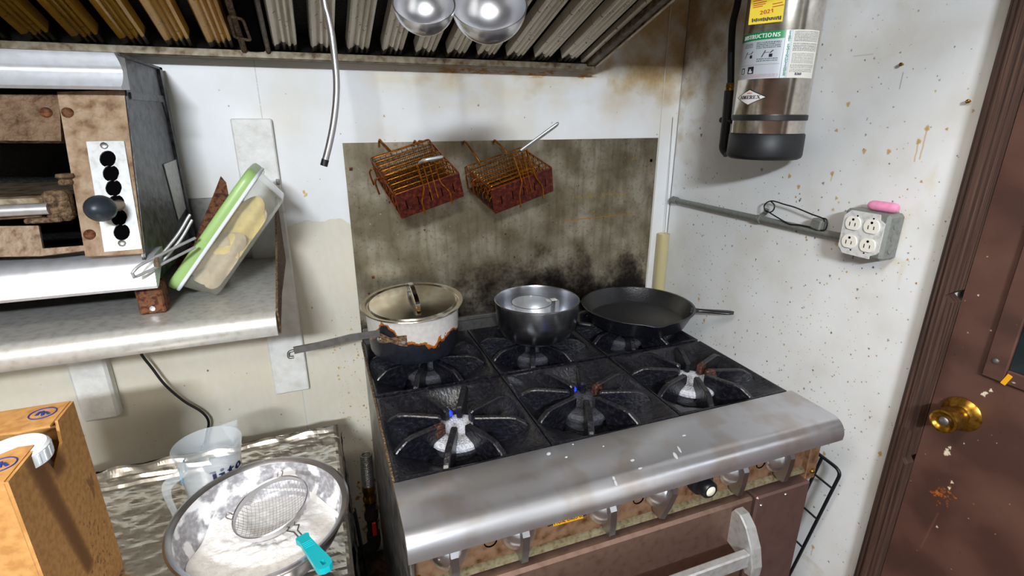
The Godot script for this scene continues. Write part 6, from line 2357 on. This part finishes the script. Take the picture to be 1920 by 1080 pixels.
	# wall screws
	for q in [[1693, 121, "brass wall screw with a stain beneath it, beside the fire extinguisher"], [1819, 190, "dark wall screw beside the wooden door frame"]]:
		var c := px(q[0], q[1], 0, 1.139)
		t = thing("wall_screw", q[2], "screw", c)
		O = c
		st = S()
		lathe(st, [Vector2(0.002, -0.002), Vector2(0.002, 0.005), Vector2(0.0038, 0.006), Vector2(0.0034, 0.008), Vector2(0.0014, 0.009), Vector2(0, 0.0078)], 14, up_xf(c, Vector3.LEFT))
		obj("screw_head", st, M.brass, t)
	# cloudy plastic tube hung in the corner
	var tb := Vector3(1.105, 0.93, 0.032)
	t = thing("plastic_tube", "cloudy yellowed plastic tube hanging on a string in the wall corner", "tube", tb)
	O = Vector3.ZERO
	st = S()
	lathe(st, [Vector2(0.016, -0.2), Vector2(0.0205, -0.2), Vector2(0.0205, 0.222), Vector2(0.0175, 0.222), Vector2(0.0175, -0.2)], 28, Transform3D())
	obj("tube_wall", st, M.tube_plastic, t)
	st = S()
	tube(st, [Vector3(0.008, 0.6, -0.02), Vector3(0.004, 0.222, 0.0)], 0.0009, 5)
	obj("string", st, M.steel_dull, t)

# ---------------------------------------------------------------- rack, gas pipe, ladles, cord
func build_small_things() -> void:
	# black wire rack leaning between range and wall
	var rb := Vector3(1.09, 0.0, 0.62)
	var t := thing("wire_rack", "black wire oven rack standing between the range and the right wall", "rack", rb)
	O = rb
	var X := 1.098
	var tl := px(1528, 846, 0, X)
	var tr := px(1578, 884, 0, X)
	var down := (px(1492, 1066, 0, X) - px(1574, 905, 0, X)).normalized()
	var LEN := tr.y / -down.y - 0.001
	var back := (tl - tr).normalized()
	var wv := back * 0.42
	var st := S()
	tube(st, rounded([tr + down * LEN, tr, tr + wv, tr + wv + down * (LEN - 0.15)], 0.02, 5), 0.0042, 8)
	obj("frame", st, M.black_plastic, t)
	for k in range(1, 8):
		st = S()
		var s := tr + wv * (k / 8.0)
		tube(st, [s - back * 0.0, s + down * (LEN - 0.06 - 0.01 * k)], 0.0032 if k != 1 else 0.004, 8)
		obj("bar", st, M.black_plastic, t)
	for k in 5:
		st = S()
		var s := tr + down * (0.055 + 0.11 * k)
		tube(st, [s + Vector3(-0.005, 0, 0), s + wv + Vector3(-0.005, 0, 0)], 0.0028, 6)
		obj("cross_wire", st, M.black_plastic, t)
	# gas pipe by the range
	var gb := Vector3(0.058, 0.13, 0.09)
	t = thing("gas_pipe", "greasy gas pipe with ribbed flexible hose between foil table and range", "pipe", gb)
	O = gb
	var gz := 0.09
	var gx := 0.056
	st = S()
	var fp := []
	for k in 20:
		var f := k / 19.0
		fp.append(Vector3(0.0565 + 0.004 * f * f, 0.47 + 0.09 * f, gz - 0.02 * f * f))
	for k in 20:
		var ring := []
		for j in 14: ring.append(fp[k] + Vector3(cos(TAU * j / 14) * 0.0155, 0, sin(TAU * j / 14) * 0.0155))
		tube(st, ring, 0.003, 6, true)
	tube(st, fp, 0.0145, 12)
	obj("flex_hose", st, M.steel_dull, t)
	st = S()
	lathe(st, [Vector2(0.018, 0.41), Vector2(0.02, 0.412), Vector2(0.02, 0.425), Vector2(0.017, 0.43), Vector2(0.017, 0.442), Vector2(0.0195, 0.446), Vector2(0.0195, 0.464), Vector2(0.016, 0.472)], 8, Transform3D(Basis(), Vector3(gx, 0, gz)))
	obj("flare_nut", st, M.brass, t)
	st = S()
	lathe(st, [Vector2(0.016, 0.27), Vector2(0.016, 0.34), Vector2(0.021, 0.345), Vector2(0.021, 0.362), Vector2(0.016, 0.368), Vector2(0.016, 0.412)], 16, Transform3D(Basis(), Vector3(gx, 0, gz)))
	obj("riser", st, M.soot, t)
	st = S()
	box(st, Vector3(gx + 0.004, 0.315, gz + 0.018), Vector3(0.012, 0.05, 0.008), 0.002)
	obj("valve_handle", st, M.ink_red, t)
	st = S()
	tube(st, crv([Vector3(gx, 0.285, gz), Vector3(gx - 0.001, 0.245, gz), Vector3(gx - 0.02, 0.225, gz), Vector3(gx - 0.06, 0.22, gz), Vector3(-0.3, 0.22, gz)], 5), 0.021, 14)
	obj("elbow_pipe", st, M.soot, t)
	st = S()
	bx(st, -0.06, -0.045, 0.125, 0.205, gz - 0.01, gz + 0.01, 0.002)
	obj("pipe_support", st, M.rust, t)
	# ladles on the hood
	ladle("small bright steel ladle hanging under the hood beside a larger one", 795, 6, 0.0385, 0.74)
	ladle("larger bright steel ladle hanging under the hood beside the smaller one", 917, 8, 0.0495, 0.74)
	# bent steel tube hanging in front of the filters
	var sp := []
	for q in [[600, -60], [608, 0], [615, 30], [622, 65], [628, 115], [631, 152], [630, 190], [625, 232], [617, 272], [607, 311]]: sp.append(px(q[0], q[1], 2, 0.44))
	var tbase: Vector3 = sp[9]
	t = thing("suppression_tube", "thin bent steel tube hanging down from the hood in front of filters", "tube", tbase)
	O = tbase
	st = S()
	sp[0] = Vector3(sp[0].x, 1.80, 0.44)
	tube(st, crv(sp, 5), 0.0058, 14)
	obj("bent_tube", st, M.steel_bright, t)
	st = S()
	lathe(st, [Vector2(0.0064, 0.0), Vector2(0.0064, 0.012), Vector2(0.0045, 0.012), Vector2(0.004, 0.0), Vector2(0.0064, 0.0)], 14, up_xf(sp[9], (sp[8] - sp[9]).normalized()))
	obj("nozzle_end", st, M.black_plastic, t)
	# black cord under the shelf
	var cp := []
	for q in [[262, 640], [264, 662], [285, 690], [310, 722], [345, 752], [378, 772], [391, 790], [388, 812], [384, 830], [376, 850]]: cp.append(px(q[0], q[1], 2, 0.03))
	cp.append(Vector3(cp[9].x - 0.01, 0.55, 0.04))
	t = thing("power_cord", "black power cord drooping down the wall from the shelf", "cord", cp[10])
	O = cp[10]
	st = S()
	tube(st, crv(cp, 5), 0.0034, 10)
	obj("cable", st, M.cord, t)

func ladle(label: String, u: float, v: float, r: float, z: float) -> void:
	var c := px(u, v, 2, z)
	var view := (CAM - c).normalized()
	var upv := (Vector3.UP - view * view.y).normalized()
	var n := view * cos(0.95) + upv * sin(0.95)        # opening looks out and up
	var t := thing("ladle", label, "ladle", c, Vector3.ZERO, "ladles under the hood")
	O = c
	var st := S()
	var p := []
	for k in 13:
		var a := PI / 2 * k / 12.0
		p.append(Vector2(r * sin(a), -r * 0.95 * cos(a)))
	p.append(Vector2(r + 0.0008, 0.0008))
	for k in 13:
		var a := PI / 2 * (1.0 - k / 12.0)
		p.append(Vector2((r - 0.0012) * sin(a), -(r * 0.95 - 0.0012) * cos(a)))
	lathe(st, p, 48, up_xf(c, n))
	obj("bowl", st, M.steel_bright, t)
	st = S()
	var side := Vector3.UP.cross(n).normalized()
	var rimtop := c + n.cross(side).normalized() * r * -1.0
	if rimtop.y < c.y: rimtop = c * 2.0 - rimtop
	strap(st, [rimtop - n * 0.01, rimtop + Vector3(0, 0.02, -0.004), rimtop + Vector3(0, 0.06, -0.008), rimtop + Vector3(0, 0.12, -0.008), rimtop + Vector3(0, 0.132, -0.018), rimtop + Vector3(0, 0.12, -0.028)], 0.018, 0.002, side)
	obj("handle", st, M.steel_bright, t)
